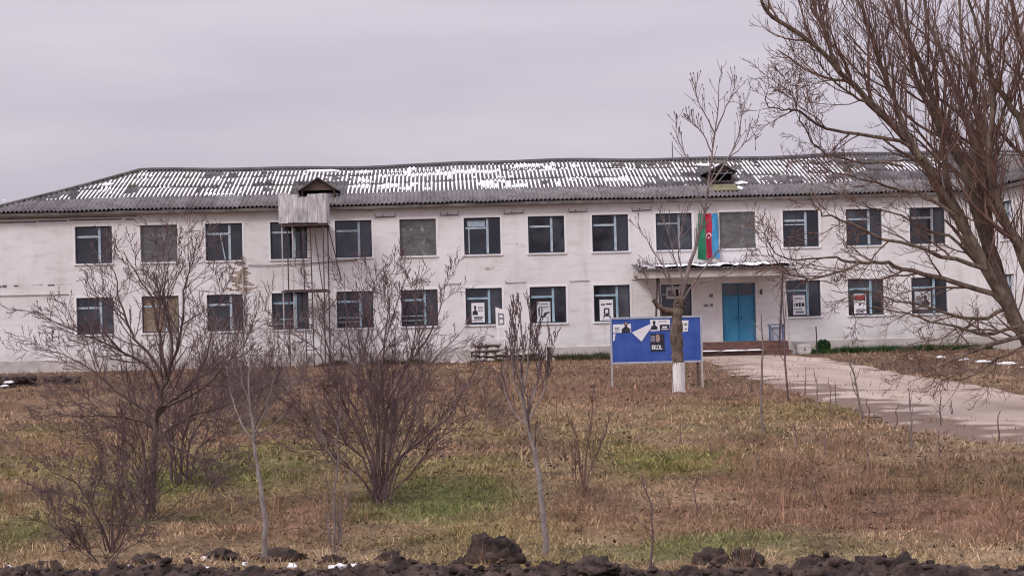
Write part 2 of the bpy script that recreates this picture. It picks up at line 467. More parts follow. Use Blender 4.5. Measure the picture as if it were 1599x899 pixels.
ditch_a, ditch_b = G(740, 596), G(845, 705)
def ground_h(x, y):
    x = np.asarray(x, float); y = np.asarray(y, float)
    h = (fbm(x / 6.0, y / 6.0, 3, 3) - 0.5) * 0.42 + (fbm(x / 1.3, y / 1.3, 9, 3) - 0.5) * 0.14 + (fbm(x / 0.55, y / 0.42, 12, 3) - 0.5) * 0.21
    d = ditch_b - ditch_a; L = math.hypot(d.x, d.y)
    s = ((x - ditch_a.x) * d.x + (y - ditch_a.y) * d.y) / L / L
    off = ((x - ditch_a.x) * d.y - (y - ditch_a.y) * d.x) / L
    m = np.clip(s * 5, 0, 1) * np.clip((1 - s) * 5, 0, 1)
    h = h - 0.26 * np.exp(-(off / 0.35) ** 2) * m + 0.12 * np.exp(-((off + 0.8) / 0.6) ** 2) * m
    fade = np.clip((wall_dist(x, y) - 3.0) / 9.0, 0, 1) * np.clip((y - 14.0) / 3.0, 0, 1) * np.clip((60 - np.abs(x)) / 20, 0, 1)
    # flat where the road runs
    rd = ROAD_D(x, y)
    return h * fade * np.clip((rd - 0.3) / 2.5, 0.0, 1)


_rc = np.concatenate([r_lo, r_hi, (r_lo + r_hi) / 2])[::6]
def ROAD_D(x, y):
    x = np.asarray(x, float); sh = x.shape
    xf, yf = x.ravel(), np.asarray(y, float).ravel()
    dmin = np.full(xf.shape, 1e9)
    near = (yf < 90) & (yf > 0) & (np.abs(xf) < 60)
    if near.any():
        xa, ya = xf[near], yf[near]; dm = np.full(xa.shape, 1e9)
        for (cx, cy) in _rc:
            dm = np.minimum(dm, (xa - cx) ** 2 + (ya - cy) ** 2)
        dm = np.sqrt(dm)
        dm[inside(ROAD_POLY, xa, ya)] = 0
        dmin[near] = dm
    return dmin.reshape(sh)


_re = np.concatenate([r_lo, r_hi])[::3]
def ROAD_EDGE(x, y):
    d = np.full(np.shape(x), 1e9)
    for (cx, cy) in _re: d = np.minimum(d, (x - cx) ** 2 + (y - cy) ** 2)
    return np.sqrt(d)


PATCH = []                                              # (x, y, rx, ry, weight, kind)
for (px, py, rx, ry, w, k) in [(330, 745, 1.2, 1.8, 1.6, 'g'), (430, 700, .9, 2.2, 1.1, 'y'), (665, 775, .85, 1.5, 2.2, 'g'), (700, 735, 1.0, 1.8, 1.0, 'y'), (250, 800, .8, .7, .8, 'g'),
                               (1045, 725, .9, 1.8, 1.3, 'y'), (1090, 845, .9, .7, 1.0, 'g'), (940, 700, .6, 1.5, .5, 'y'), (1180, 640, 1.6, 3, .6, 'y'), (650, 830, 1.2, .8, .4, 'y'),
                               (1330, 770, 1.6, 3.2, 1.0, 'r'), (1230, 700, 1.6, 3.0, .7, 'r'), (900, 800, .7, 1.4, .8, 'r'), (1500, 800, 1.2, 1.6, .7, 'r'), (500, 790, .6, 1.2, .7, 'r'),
                               (120, 700, 1.4, 3.0, .6, 'r'), (1000, 620, 2.5, 6, .5, 'r'), (650, 620, 5, 7, .5, 'r'), (60, 800, .8, 1.2, .4, 's'), (1450, 850, 1.4, .9, .8, 's'), (700, 850, 2.5, .5, .6, 's'),
                               (960, 655, 1.2, 3, .6, 's'), (250, 850, 1.0, .5, .5, 's'), (900, 640, 2.0, 4, .5, 's'), (60, 640, 1.6, 4, .6, 's'), (700, 660, 1.2, 3, .7, 's'), (1400, 690, 1.5, 2, .4, 'd'), (1380, 775, .7, 1.0, .7, 'd'),
                               (1560, 740, 1.2, 2, .6, 'd'), (380, 640, 3, 6, .8, 'd'), (330, 600, 6, 7, .7, 'd'), (570, 600, 3, 6, .5, 'd'), (30, 595, 3, 6, 1.3, 'm'), (1420, 570, 7, 7, 1.6, 'm'), (1300, 552, 6, 4, 1.0, 'm'), (1560, 590, 4, 4, .6, 's')] + [(740 + 105 * q / 9, 596 + 109 * q / 9, .35, 1.6, 1.6, 'd') for q in range(10)]:  # the final run paints shade into the ditch so it looks deeper
    c = G(px, py); PATCH.append((c.x, c.y, rx, ry, w, k))
PAL = {'s': (0.50, 0.365, 0.222), 'b': (0.325, 0.216, 0.134), 'r': (0.330, 0.193, 0.132), 'd': (0.155, 0.106, 0.077), 'y': (0.275, 0.240, 0.078), 'g': (0.142, 0.198, 0.054), 'm': (0.115, 0.083, 0.073)}


def ground_col(x, y):
    """colour of the winter turf at a place: straw, brown, rust, olive and green patches"""
    x = np.asarray(x, float); y = np.asarray(y, float)
    w = {}
    w['s'] = 0.2 + 1.3 * np.clip(fbm(x / 2.2, y / 3.0, 21, 4) - 0.47, 0, 1) * 4
    w['b'] = 0.6 + 0 * x
    w['r'] = 1.2 * np.clip(fbm(x / 3.0, y / 3.0, 33, 4) - 0.50, 0, 1) * 4
    w['d'] = 1.2 * np.clip(fbm(x / 1.0, y / 1.6, 45, 4) - 0.54, 0, 1) * 5
    w['y'] = 1.5 * np.clip(fbm(x / 2.5, y / 3.0, 57, 4) - 0.49, 0, 1) * 5
    w['g'] = 1.0 * np.clip(fbm(x / 1.4, y / 2.2, 69, 4) - 0.55, 0, 1) * 5
    far = np.clip((46 - y) / 16, .12, 1)
    w['y'] = w['y'] * far; w['g'] = w['g'] * far
    w['r'] = w['r'] + 1.0 * np.clip((y - 30) / 16, 0, 1); w['d'] = w['d'] + .45 * np.clip((y - 34) / 16, 0, 1)
    w['m'] = 0 * x
    for (cx, cy, rx, ry, a, k) in PATCH:
        n = 0.55 + 0.9 * vnoise(x * 2.3 + cx, y * 1.7 + cy, 80)
        w[k] = w[k] + 2.4 * a * n * np.exp(-(((x - cx) / rx) ** 2 + ((y - cy) / ry) ** 2))
    # muddy, trodden ground along the wall
    w['m'] = w['m'] + 1.2 * np.clip(1 - (wall_dist(x, y) - 1.0) / 3.0, 0, 1)
    tot = sum(w.values())
    return sum(w[k][..., None] * np.array(PAL[k]) for k in w) / tot[..., None]


def axis(dense0, dense1, step, lo, hi, g=1.35):
    a = list(np.arange(dense0, dense1 + 1e-6, step))
    s, x = step, dense1
    while x < hi: s *= g; x += s; a.append(x)
    s, x = step, dense0
    while x > lo: s *= g; x -= s; a.insert(0, x)
    return np.array(a)


gx, gy = axis(-26, 26, 0.17, -3500, 3500), axis(13, 80, 0.15, -1500, 5000)
XX, YY = np.meshgrid(gx, gy)
ZZ = ground_h(XX, YY)
nx, ny = len(gx), len(gy)
idx = np.arange(nx * ny).reshape(ny, nx)
fc = np.stack([idx[:-1, :-1], idx[:-1, 1:], idx[1:, 1:], idx[1:, :-1]], -1).reshape(-1, 4)
gcol = ground_col(XX.ravel(), YY.ravel()) * (0.26 + 0.5 * fbm(XX.ravel() / 0.5, YY.ravel() / 0.7, 90, 3))[:, None]


def ground_material():
    m = mat('winter_turf_soil', (0, 0, 0), rough=0.97, spec=0.1, attr='Col', bump=0.9, bscale=9.0)
    n, l = m.node_tree.nodes, m.node_tree.links
    b = n['Principled BSDF']; src = b.inputs['Base Color'].links[0].from_socket
    nz = n.new('ShaderNodeTexNoise'); nz.inputs['Scale'].default_value = 11.0; nz.inputs['Detail'].default_value = 10; nz.inputs['Roughness'].default_value = 0.7
    tc = n.new('ShaderNodeTexCoord'); l.new(tc.outputs['Object'], nz.inputs['Vector'])
    mr = n.new('ShaderNodeMapRange'); mr.inputs['From Min'].default_value = 0.3; mr.inputs['From Max'].default_value = 0.7
    mr.inputs['To Min'].default_value = 0.35; mr.inputs['To Max'].default_value = 1.5
    l.new(nz.outputs['Fac'], mr.inputs[0])
    vm = n.new('ShaderNodeVectorMath'); vm.operation = 'SCALE'
    l.new(src, vm.inputs[0]); l.new(mr.outputs[0], vm.inputs['Scale']); l.new(vm.outputs[0], b.inputs['Base Color'])
    return m


gm = ground_material()
ground = link('ground', np_mesh('ground', np.stack([XX.ravel(), YY.ravel(), ZZ.ravel()], 1), fc, gm, gcol, True))
tag(ground, kind='structure')

# the worn road from the right up to the steps
NC = 34
s = np.linspace(0, 1, NC)
edge_n_lo = (fbm(np.arange(NR) / 9.0, np.zeros(NR), 5, 3) - 0.5) * 1.8
edge_n_hi = (fbm(np.arange(NR) / 9.0, np.ones(NR) * 7, 6, 3) - 0.5) * 1.2
wd = np.linalg.norm(r_hi - r_lo, axis=1)
sl = np.clip(edge_n_lo / wd, -0.10, 0.22); sh_ = 1 + np.clip(edge_n_hi / wd, -0.12, 0.05)
S = sl[:, None] + (sh_ - sl)[:, None] * s[None, :]
RX = r_lo[:, None, 0] * (1 - S) + r_hi[:, None, 0] * S
RY = r_lo[:, None, 1] * (1 - S) + r_hi[:, None, 1] * S
edge = np.minimum(s, 1 - s)[None, :] + 0 * S
RZ = 0.012 + 0.028 * np.clip(edge * 8, 0, 1) + (fbm(RX / 1.5, RY / 1.5, 51, 3) - 0.5) * 0.02
base = np.array((0.38, 0.300, 0.250)); dusty = np.array((0.48, 0.395, 0.338)); mud = np.array((0.19, 0.135, 0.108))
t1 = np.clip((fbm(RX / 2.0, RY / 4.0, 61, 5) - 0.35) * 2.6, 0, 1)[..., None]
rcol = base * (1 - t1) + dusty * t1
along = np.linspace(0, 1, NR)[:, None]
mm = np.clip((fbm(RX / 0.7, RY / 0.7, 71, 5) - 0.72 + 0.15 * np.clip((along - .45) * 4, 0, 1) * np.clip((.55 - S) * 4, 0, 1) + 0.36 * np.clip(1 - S * 2.6, 0, 1) + 0.26 * np.clip((S - .75) * 4, 0, 1)) * 9, 0, 1)[..., None]
rcol = rcol * (1 - mm) + mud * mm
tr = np.exp(-((S - 0.36 + 0.05 * np.sin(along * 9)) / 0.05) ** 2) + np.exp(-((S - 0.66 + 0.05 * np.sin(along * 9)) / 0.05) ** 2)
rcol = rcol * (1 - 0.16 * (tr * (0.4 + fbm(RX, RY, 77, 3)))[..., None])
ri = np.arange(NR * NC).reshape(NR, NC)
rf = np.stack([ri[:-1, :-1], ri[1:, :-1], ri[1:, 1:], ri[:-1, 1:]], -1).reshape(-1, 4)
road = link('road', np_mesh('road', np.stack([RX.ravel(), RY.ravel(), RZ.ravel()], 1), rf,
                            mat('worn_pinkish_road', (0, 0, 0), rough=0.93, spec=0.2, attr='Col', bump=0.35, bscale=16), rcol.reshape(-1, 3), True))
tag(road, kind='structure')

# turned black soil along the front
ts = (SOIL_B - SOIL_A).normalized(); tn = Vector((-ts.y, ts.x, 0))
Ls = (SOIL_B - SOIL_A).length + 6
nu, nv = 760, 120
uu = np.linspace(-3, Ls - 3, nu); vv = np.linspace(-3.2, 0.25, nv)
UU, VV = np.meshgrid(uu, vv)
def soil_h(u, v):
    env = np.clip((0.10 + 0.55 * (fbm(u / 0.8, u * 0, 14, 3) - 0.35) - v) / 0.30, 0, 1)
    c = np.abs(fbm(u / 0.42, v / 0.30, 15, 4) - 0.5) * 2
    lump = np.clip(fbm(u / 0.55 + 9, v / 0.42, 16, 3) - 0.36, 0, 1)
    fine = fbm(u / 0.09, v / 0.07, 18, 3) - 0.5
    return env * (0.0 + 0.17 * lump + 0.12 * (1 - c) ** 2 + 0.22 * fine * (.4 + lump * 2) + .10 * (fbm(u / .2, v / .16, 19, 3) - .5)) - 0.03
SZ = soil_h(UU, VV)
SX = SOIL_A.x + ts.x * UU + tn.x * VV; SY = SOIL_A.y + ts.y * UU + tn.y * VV
SZ = SZ + ground_h(SX, SY)
si = np.arange(nu * nv).reshape(nv, nu)
sf = np.stack([si[:-1, :-1], si[:-1, 1:], si[1:, 1:], si[1:, :-1]], -1).reshape(-1, 4)
soil = link('ploughed_soil', np_mesh('ploughed_soil', np.stack([SX.ravel(), SY.ravel(), SZ.ravel()], 1), sf, M['soil'], None, False))
tag(soil, kind='structure')


def lump(name, center, rx, ry, rz, material, seed, rough=0.35, freq=2.2, sub=4, flat=0.0):
    """an uneven clod, stone or snow cushion resting on the ground"""
    import bmesh
    bm = bmesh.new(); bmesh.ops.create_icosphere(bm, subdivisions=sub, radius=1.0)
    from mathutils import noise as mn
    off = Vector((seed * 7.1, seed * 3.3, seed * 1.7))
    for v in bm.verts:
        n = v.co.normalized()
        d = 1 + rough * (mn.fractal(n * freq + off, 1.0, 2.0, 5)) + rough * 0.35 * abs(mn.noise(n * freq * 4 + off))
        q = n * d
        v.co = Vector((q.x * rx, q.y * ry, max(q.z, -0.25) * rz))
    me = bpy.data.meshes.new(name); bm.to_mesh(me); bm.free()
    me.materials.append(material); me.polygons.foreach_set('use_smooth', [True] * len(me.polygons))
    o = link(name, me); o.location = center; o.rotation_euler = (0, 0, seed * 1.3)
    return o


def on_soil(px, py):
    """a point of the soil's surface seen at this pixel (a few steps of refinement)"""
    z = 0.1
    for _ in range(8):
        v = RC @ Vector(((px - CX) / F, (CY - py) / F, -1.0))
        p = Vector((0, 0, CAMH)) + v * ((z - CAMH) / v.z)
        u_ = (p.x - SOIL_A.x) * ts.x + (p.y - SOIL_A.y) * ts.y
        v_ = (p.x - SOIL_A.x) * tn.x + (p.y - SOIL_A.y) * tn.y
        z = float(soil_h(np.array([u_]), np.array([v_]))[0] + ground_h(np.array([p.x]), np.array([p.y]))[0])
    p.z = z
    return p


for i, (px, py, w, h, lab) in enumerate([
        (775, 880, 0.25, 0.24, 'largest heap of dark soil, at the middle of the ploughed edge'),
        (1110, 884, 0.17, 0.15, 'rough black clod left of its twin near the right'),
        (1165, 886, 0.16, 0.15, 'rough black clod right of its twin near the right'),
        (1375, 888, 0.24, 0.11, 'wide low mound of soil at the lower right'),
        (345, 877, 0.21, 0.10, 'flat-topped grey clod behind the snow at lower left'),
        (440, 880, 0.24, 0.13, 'broad clod right of the pale sapling foot'),
        (230, 886, 0.17, 0.11, 'rounded clod in front of the small shrub'),
        (520, 884, 0.14, 0.09, 'small clod left of the thin sapling foot'),
        (610, 884, 0.12, 0.08, 'small clod between the snow strip and the heap'),
        (930, 888, 0.20, 0.09, 'flat dark clod right of the young poplar'),
        (70, 889, 0.15, 0.08, 'low clod behind the leftmost snow')]):
    p = on_soil(px, py)
    tag(lump('soil_clod', (p.x, p.y, p.z + 0.01), w, w * 0.8, h, M['soil'], i + 2, 0.45, 2.4), lab, 'soil clod', 'clods along the ploughed edge')

# loose crumbs over the turned soil and its ragged edge
cv, cf = [], []
_t = (1 + 5 ** .5) / 2
ICO = np.array([(-1, _t, 0), (1, _t, 0), (-1, -_t, 0), (1, -_t, 0), (0, -1, _t), (0, 1, _t), (0, -1, -_t), (0, 1, -_t), (_t, 0, -1), (_t, 0, 1), (-_t, 0, -1), (-_t, 0, 1)]) / 1.9
ICF = np.array([(0, 11, 5), (0, 5, 1), (0, 1, 7), (0, 7, 10), (0, 10, 11), (1, 5, 9), (5, 11, 4), (11, 10, 2), (10, 7, 6), (7, 1, 8), (3, 9, 4), (3, 4, 2), (3, 2, 6), (3, 6, 8), (3, 8, 9), (4, 9, 5), (2, 4, 11), (6, 2, 10), (8, 6, 7), (9, 8, 1)])
ncr = 3600
cu_, cvv = rng.uniform(-2.5, Ls - 3.5, ncr), .22 - np.abs(rng.normal(0, .75, ncr))
ch = soil_h(cu_, cvv)
cx_, cy_ = SOIL_A.x + ts.x * cu_ + tn.x * cvv, SOIL_A.y + ts.y * cu_ + tn.y * cvv
chz = ch + ground_h(cx_, cy_)
csz = np.minimum(.008 + rng.exponential(.011, ncr), .055)
vv_ = ICO[None] * rng.uniform(.6, 1.35, (ncr, 12, 1)) * csz[:, None, None] * np.stack([rng.uniform(.8, 1.5, ncr), rng.uniform(.7, 1.3, ncr), rng.uniform(.5, 1.0, ncr)], 1)[:, None, :]
vv_ = vv_ + np.stack([cx_, cy_, np.maximum(chz, -.0) + csz * .25], 1)[:, None, :]
ff_ = ICF[None] + (np.arange(ncr) * 12)[:, None, None]
o = link('soil_crumbs', np_mesh('soil_crumbs', vv_.reshape(-1, 3), ff_.reshape(-1, 3), M['soil']))
tag(o, 'small dark crumbs scattered over the ploughed soil', 'soil crumbs', kind='stuff')

# ------------------------------------------------------------------ school building
school = tag(empty('school_building', B(0, 0, 0), YAW), 'long two-storey white brick building with grey corrugated hipped roof', 'building')
U0, U1 = -4.85, 39.3            # main front
WV, WU1 = -10.0, 52.0           # right wing front and end
ZE, ZR = 7.40, 9.78             # eave and ridge
UE0, UR0 = -5.2, 1.04           # eave corner and ridge start
VE, VR = -0.42, 7.0
ZL0, ZL1, ZU0, ZU1 = 1.707, 3.403, 4.986, 6.706
T = 0.38


def wall_panel(mb, a0, a1, z0, z1, holes, fn, depth):
    """front face with openings and their reveals; fn(a, d, z) places a point"""
    zs = sorted({z0, z1, *[h[2] for h in holes], *[h[3] for h in holes]})
    As = sorted({a0, a1, *[h[0] for h in holes], *[h[1] for h in holes]})
    for i in range(len(As) - 1):
        for j in range(len(zs) - 1):
            ca, cz = (As[i] + As[i + 1]) / 2, (zs[j] + zs[j + 1]) / 2
            if any(h[0] < ca < h[1] and h[2] < cz < h[3] for h in holes): continue
            mb.quad(fn(As[i], 0, zs[j]), fn(As[i + 1], 0, zs[j]), fn(As[i + 1], 0, zs[j + 1]), fn(As[i], 0, zs[j + 1]))
    for (h0, h1, g0, g1) in holes:
        mb.quad(fn(h0, 0, g0), fn(h0, depth, g0), fn(h0, depth, g1), fn(h0, 0, g1))
        mb.quad(fn(h1, 0, g0), fn(h1, 0, g1), fn(h1, depth, g1), fn(h1, depth, g0))
        mb.quad(fn(h0, 0, g1), fn(h0, depth, g1), fn(h1, depth, g1), fn(h1, 0, g1))
        mb.quad(fn(h0, 0, g0), fn(h1, 0, g0), fn(h1, depth, g0), fn(h0, depth, g0))


DOOR = (29.22, 30.80, 0.62, 3.36)
W9 = (26.36, 27.78, 1.72, 3.36)
win = []
for k in range(13 + 1):
    c = k * MOD
    if k == 13:
        win.append((k, 1, c - HW, min(c + HW, 39.2), ZU0, ZU1)); win.append((k, 0, c - HW, min(c + HW, 39.2), ZL0, ZL1)); continue
    win.append((k, 1, c - HW, c + HW, ZU0, ZU1))
    if k == 9: win.append((k, 0, *W9))
    elif k != 10: win.append((k, 0, c - HW, c + HW, ZL0, ZL1))
win = [w for w in win if w[0] != 13] + [(13, 1, 38.22, 39.92, ZU0, ZU1), (13, 0, 38.22, 39.92, ZL0, ZL1)]
U1 = 41.6                       # the wing stands at this end
holes = [w[2:] for w in win] + [DOOR]
mb = MB()
wall_panel(mb, U0, U1, 0, ZE - 0.02, holes, lambda a, d, z: (a, d, z), T)
mb.quad((U0, 0, 0), (U0, 0, ZE - .02), (U0, 14, ZE - .02), (U0, 14, 0))
mb.quad((U0, 14, 0), (U0, 14, ZE - .02), (WU1, 14, ZE - .02), (WU1, 14, 0))
mb.build('wall', M['wall'], school)
# wing: its left flank faces the yard, its front faces the road
WX = U1
flank_holes = [(-8.6, -6.9, ZU0, ZU1), (-8.6, -6.9, ZL0, ZL1), (-4.6, -2.9, ZU0, ZU1), (-4.6, -2.9, ZL0, ZL1)]
front_holes = [(WX + 1.6 + 3 * i, WX + 3.3 + 3 * i, z0, z1) for i in range(3) for z0, z1 in ((ZU0, ZU1), (ZL0, ZL1))]
mb = MB()
wall_panel(mb, WV, 0, 0, ZE - 0.02, flank_holes, lambda a, d, z: (WX + d, a, z), T)
wall_panel(mb, WX, WU1, 0, ZE - 0.02, front_holes, lambda a, d, z: (a, WV + d, z), T)
mb.quad((WU1, WV, 0), (WU1, 14, 0), (WU1, 14, ZE - .02), (WU1, WV, ZE - .02))
mb.build('wing_wall', M['wall'], school)
# inside: back wall of the classrooms, partitions, floors
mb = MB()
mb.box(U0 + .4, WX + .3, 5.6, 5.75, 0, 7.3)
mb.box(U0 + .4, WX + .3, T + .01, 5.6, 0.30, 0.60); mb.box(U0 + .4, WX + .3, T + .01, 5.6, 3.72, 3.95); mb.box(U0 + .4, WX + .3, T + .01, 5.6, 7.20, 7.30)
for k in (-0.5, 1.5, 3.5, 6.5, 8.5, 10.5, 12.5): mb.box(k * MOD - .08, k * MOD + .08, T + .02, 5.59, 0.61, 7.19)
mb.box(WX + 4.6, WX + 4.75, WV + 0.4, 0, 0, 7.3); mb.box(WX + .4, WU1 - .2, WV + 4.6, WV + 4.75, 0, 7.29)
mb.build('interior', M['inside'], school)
mb = MB()
mb.box(U0 - .05, WX - 0.06, -0.05, 0.03, -0.1, 0.56); mb.box(WX - .05, WX + 0.03, WV - .05, -0.06, -0.1, 0.56); mb.box(WX - .05, WU1, WV - .05, WV + .03, -0.1, 0.555)
mb.build('plinth', M['plinth'], school)


def add_window(parent, u0, u1, z0, z1, style, fmat, fn, mir=False):
    """window = painted frame with mullion and transom; panes and plaster band are its pieces"""
    mbf = MB()

    def bx(m_, a0, a1, d0, d1, c0, c1):
        p, q = fn(a0, d0, c0), fn(a1, d1, c1)
        m_.box(min(p[0], q[0]), max(p[0], q[0]), min(p[1], q[1]), max(p[1], q[1]), c0, c1)
    w = u1 - u0; h = z1 - z0
    fd0, fd1 = 0.13, 0.20
    g = 0.055
    bx(mbf, u0 + .004, u0 + g, fd0, fd1, z0 + .004, z1 - .004); bx(mbf, u1 - g, u1 - .004, fd0, fd1, z0 + .004, z1 - .004)
    bx(mbf, u0 + g, u1 - g, fd0, fd1, z0 + .004, z0 + g); bx(mbf, u0 + g, u1 - g, fd0, fd1, z1 - g, z1 - .004)
    wo = mbf.build('window', M['sash_dark'] if style != 'film' else M['frame_grey'], parent)
    mu = u0 + w * 0.645; tz = z1 - h * 0.275
    sash = MB()
    bx(sash, mu - .055, mu + .055, fd0 - .01, fd1 - .005, z0 + g, z1 - g)
    bx(sash, u0 + g, mu - .055, fd0 - .005, fd1 - .005, tz - .05, tz + .045)
    if style == 'bars':
        bx(sash, u0 + g, mu - .055, fd0 + .005, fd1 - .01, z0 + h * .27, z0 + h * .27 + .05)
        bx(sash, u0 + g, mu - .055, fd0 + .005, fd1 - .01, z0 + h * .15, z0 + h * .15 + .04)
    if style == 'bar2':
        bx(sash, u0 + g, mu - .055, fd0 + .005, fd1 - .01, z0 + h * .60, z0 + h * .60 + .05)
    if style == 'stick':
        sash.bar(fn(u0 + w * .40, fd0 - .03, z0 + h * .70), fn(u0 + w * .52, fd0 - .03, z0 + .06), .05, .04)
    if style == 'slim':
        bx(sash, u0 + w * .12, u0 + w * .15, fd0 + .005, fd1 - .01, z0 + g, tz - .05)
        bx(sash, u0 + w * .10, mu - .1, fd0 + .02, fd1 + .02, tz + .07, z1 - .14)
    sash.build('glazing_bars', fmat, wo)
    if style in ('film', 'curtain', 'tan'):
        # a sagging sheet fixed behind or over the sash
        n = 10
        fm = MB()
        d0 = {'film': fd0 - 0.006, 'curtain': fd1 + .09, 'tan': fd0 + .01}[style]
        amp = {'film': .012, 'curtain': .035, 'tan': .002}[style]
        ia, ib, ic, id_ = (u0 + g, u1 - g, z0 + g, z1 - g) if style != 'film' else (u0 + .03, u1 - .03, z0 + .03, z1 - .03)
        for i in range(n):
            for j in range(n):
                q = []
                for (a, c) in ((i, j), (i + 1, j), (i + 1, j + 1), (i, j + 1)):
                    dd = d0 + amp * (math.sin(a * 2.3 + u0 * 3 + (0 if style == 'curtain' else c * 1.1)) - .6) + amp * .5 * math.sin(c * 1.7 + u0)
                    q.append(fn(ia + (ib - ia) * a / n, dd, ic + (id_ - ic) * c / n))
                fm.quad(*q)
        fm.build({'film': 'plastic_sheet', 'curtain': 'curtain', 'tan': 'plywood'}[style],
                 {'film': M['film'], 'curtain': M['curtain'], 'tan': M['board_tan']}[style], wo, smooth=True)
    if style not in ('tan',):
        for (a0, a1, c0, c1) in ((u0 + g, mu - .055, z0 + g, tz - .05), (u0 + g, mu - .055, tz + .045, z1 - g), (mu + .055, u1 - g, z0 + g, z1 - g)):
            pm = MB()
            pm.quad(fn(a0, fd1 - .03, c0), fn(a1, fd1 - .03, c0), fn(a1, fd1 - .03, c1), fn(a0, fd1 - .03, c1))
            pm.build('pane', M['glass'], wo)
    bm_ = MB()
    b0, b1 = -0.014, 0.02
    bw = 0.10
    bx(bm_, u0 - bw, u0 - .002, b0, b1, z0 - bw * .6, z1 + bw); bx(bm_, u1 + .002, u1 + bw, b0, b1, z0 - bw * .6, z1 + bw)
    bx(bm_, u0 - .002, u1 + .002, b0, b1, z1 + .002, z1 + bw)
    bm_.build('plaster_band', M['plaster'], wo)
    sm = MB(); bx(sm, u0 - .06, u1 + .06, -0.07, 0.12, z0 - .07, z0 - .002); sm.build('sill', M['plaster'], wo)
    return wo


STY = {(1, 0): 'std', (1, 1): 'film', (1, 2): 'stick', (1, 3): 'std', (1, 4): 'std', (1, 5): 'film', (1, 6): 'slim', (1, 7): 'std', (1, 8): 'std', (1, 9): 'curtain',
       (1, 10): 'film', (1, 11): 'bar2', (1, 12): 'std', (1, 13): 'curtain',
       (0, 0): 'std', (0, 1): 'tan', (0, 2): 'std', (0, 3): 'bars', (0, 4): 'bars', (0, 5): 'bars'}
for (k, fl, a0, a1, z0, z1) in win:
    st = STY.get((fl, k), 'std')
    fm = M['frame_grey'] if st in ('film', 'curtain') else (M['frame_blue'] if fl == 0 and k >= 3 else M['frame_pale'])
    add_window(school, a0, a1, z0, z1, st, fm, lambda a, d, z: (a, d, z))
for (a0, a1, z0, z1) in flank_holes:
    add_window(school, a0, a1, z0, z1, 'std', M['frame_pale'], lambda a, d, z: (WX + d, a, z))
for (a0, a1, z0, z1) in front_holes:
    add_window(school, a0, a1, z0, z1, 'std', M['frame_pale'], lambda a, d, z: (a, WV + d, z))

for (k, fl, f0, f1, g0, g1) in [(0, 1, .05, .60, .05, .35), (2, 0, .08, .60, .05, .68), (4, 1, .66, .95, .05, .95), (7, 1, .68, .95, .3, .95), (8, 1, .66, .96, .05, .95), (11, 1, .05, .6, .75, .95), (6, 0, .68, .95, .72, .92), (12, 1, .05, .3, .05, .95), (3, 1, .05, .3, .05, .7), (5, 0, .66, .95, .05, .95), (9, 0, .05, .95, .05, .45)]:
    w_ = [q for q in win if q[0] == k and q[1] == fl][0]
    a0, a1 = w_[2] + (w_[3] - w_[2]) * f0, w_[2] + (w_[3] - w_[2]) * f1; c0, c1 = w_[4] + (w_[5] - w_[4]) * g0, w_[4] + (w_[5] - w_[4]) * g1
    m_ = MB(); n = 14
    for i in range(n):
        q = [(a0 + (a1 - a0) * t / n, .33 + .03 * math.sin(t * 1.9 + k), z) for t, z in ((i, c0), (i + 1, c0), (i + 1, c1), (i, c1))]
        m_.quad(*q)
    m_.build('curtain', M['curtain'] if (k + fl) % 2 else M['film'], school, smooth=True)
# entrance doors
dz0, dz1 = DOOR[2], DOOR[3]; dm = (DOOR[0] + DOOR[1]) / 2; tz = dz1 - 0.62
mb = MB()
mb.box(DOOR[0] + .004, DOOR[0] + .07, .10, .22, dz0, dz1 - .004); mb.box(DOOR[1] - .07, DOOR[1] - .004, .10, .22, dz0, dz1 - .004)
mb.box(DOOR[0] + .07, DOOR[1] - .07, .10, .22, dz1 - .07, dz1 - .004); mb.box(DOOR[0] + .07, DOOR[1] - .07, .10, .22, tz, tz + .07)
mb.box(dm - .03, dm + .03, .11, .21, tz + .07, dz1 - .07)
dr = mb.build('entrance_door', M['door_frame'], school)
for a, b, hx in ((DOOR[0] + .075, dm - .012, dm - .10), (dm + .012, DOOR[1] - .075, dm + .10)):
    lm = MB(); lm.box(a, b, .135, .18, dz0 + .01, tz - .004)
    for z0, z1 in ((dz0 + .12, dz0 + .95), (dz0 + 1.10, tz - .12)):
        lm.box(a + .09, b - .09, .127, .136, z0, z1)
    lm.build('door_leaf', M['door'], dr, bevel=.006)
    hm = MB(); hm.pipe([(hx, .135, dz0 + 1.02), (hx, .09, dz0 + 1.02), (hx, .09, dz0 + 1.18), (hx, .135, dz0 + 1.18)], .012, 6); hm.build('handle', M['steel_dark'], dr)
for a, b in ((DOOR[0] + .07, dm - .03), (dm + .03, DOOR[1] - .07)):
    pm = MB(); pm.quad((a, .16, tz + .07), (b, .16, tz + .07), (b, .16, dz1 - .07), (a, .16, dz1 - .07)); pm.build('pane', M['glass'], dr)

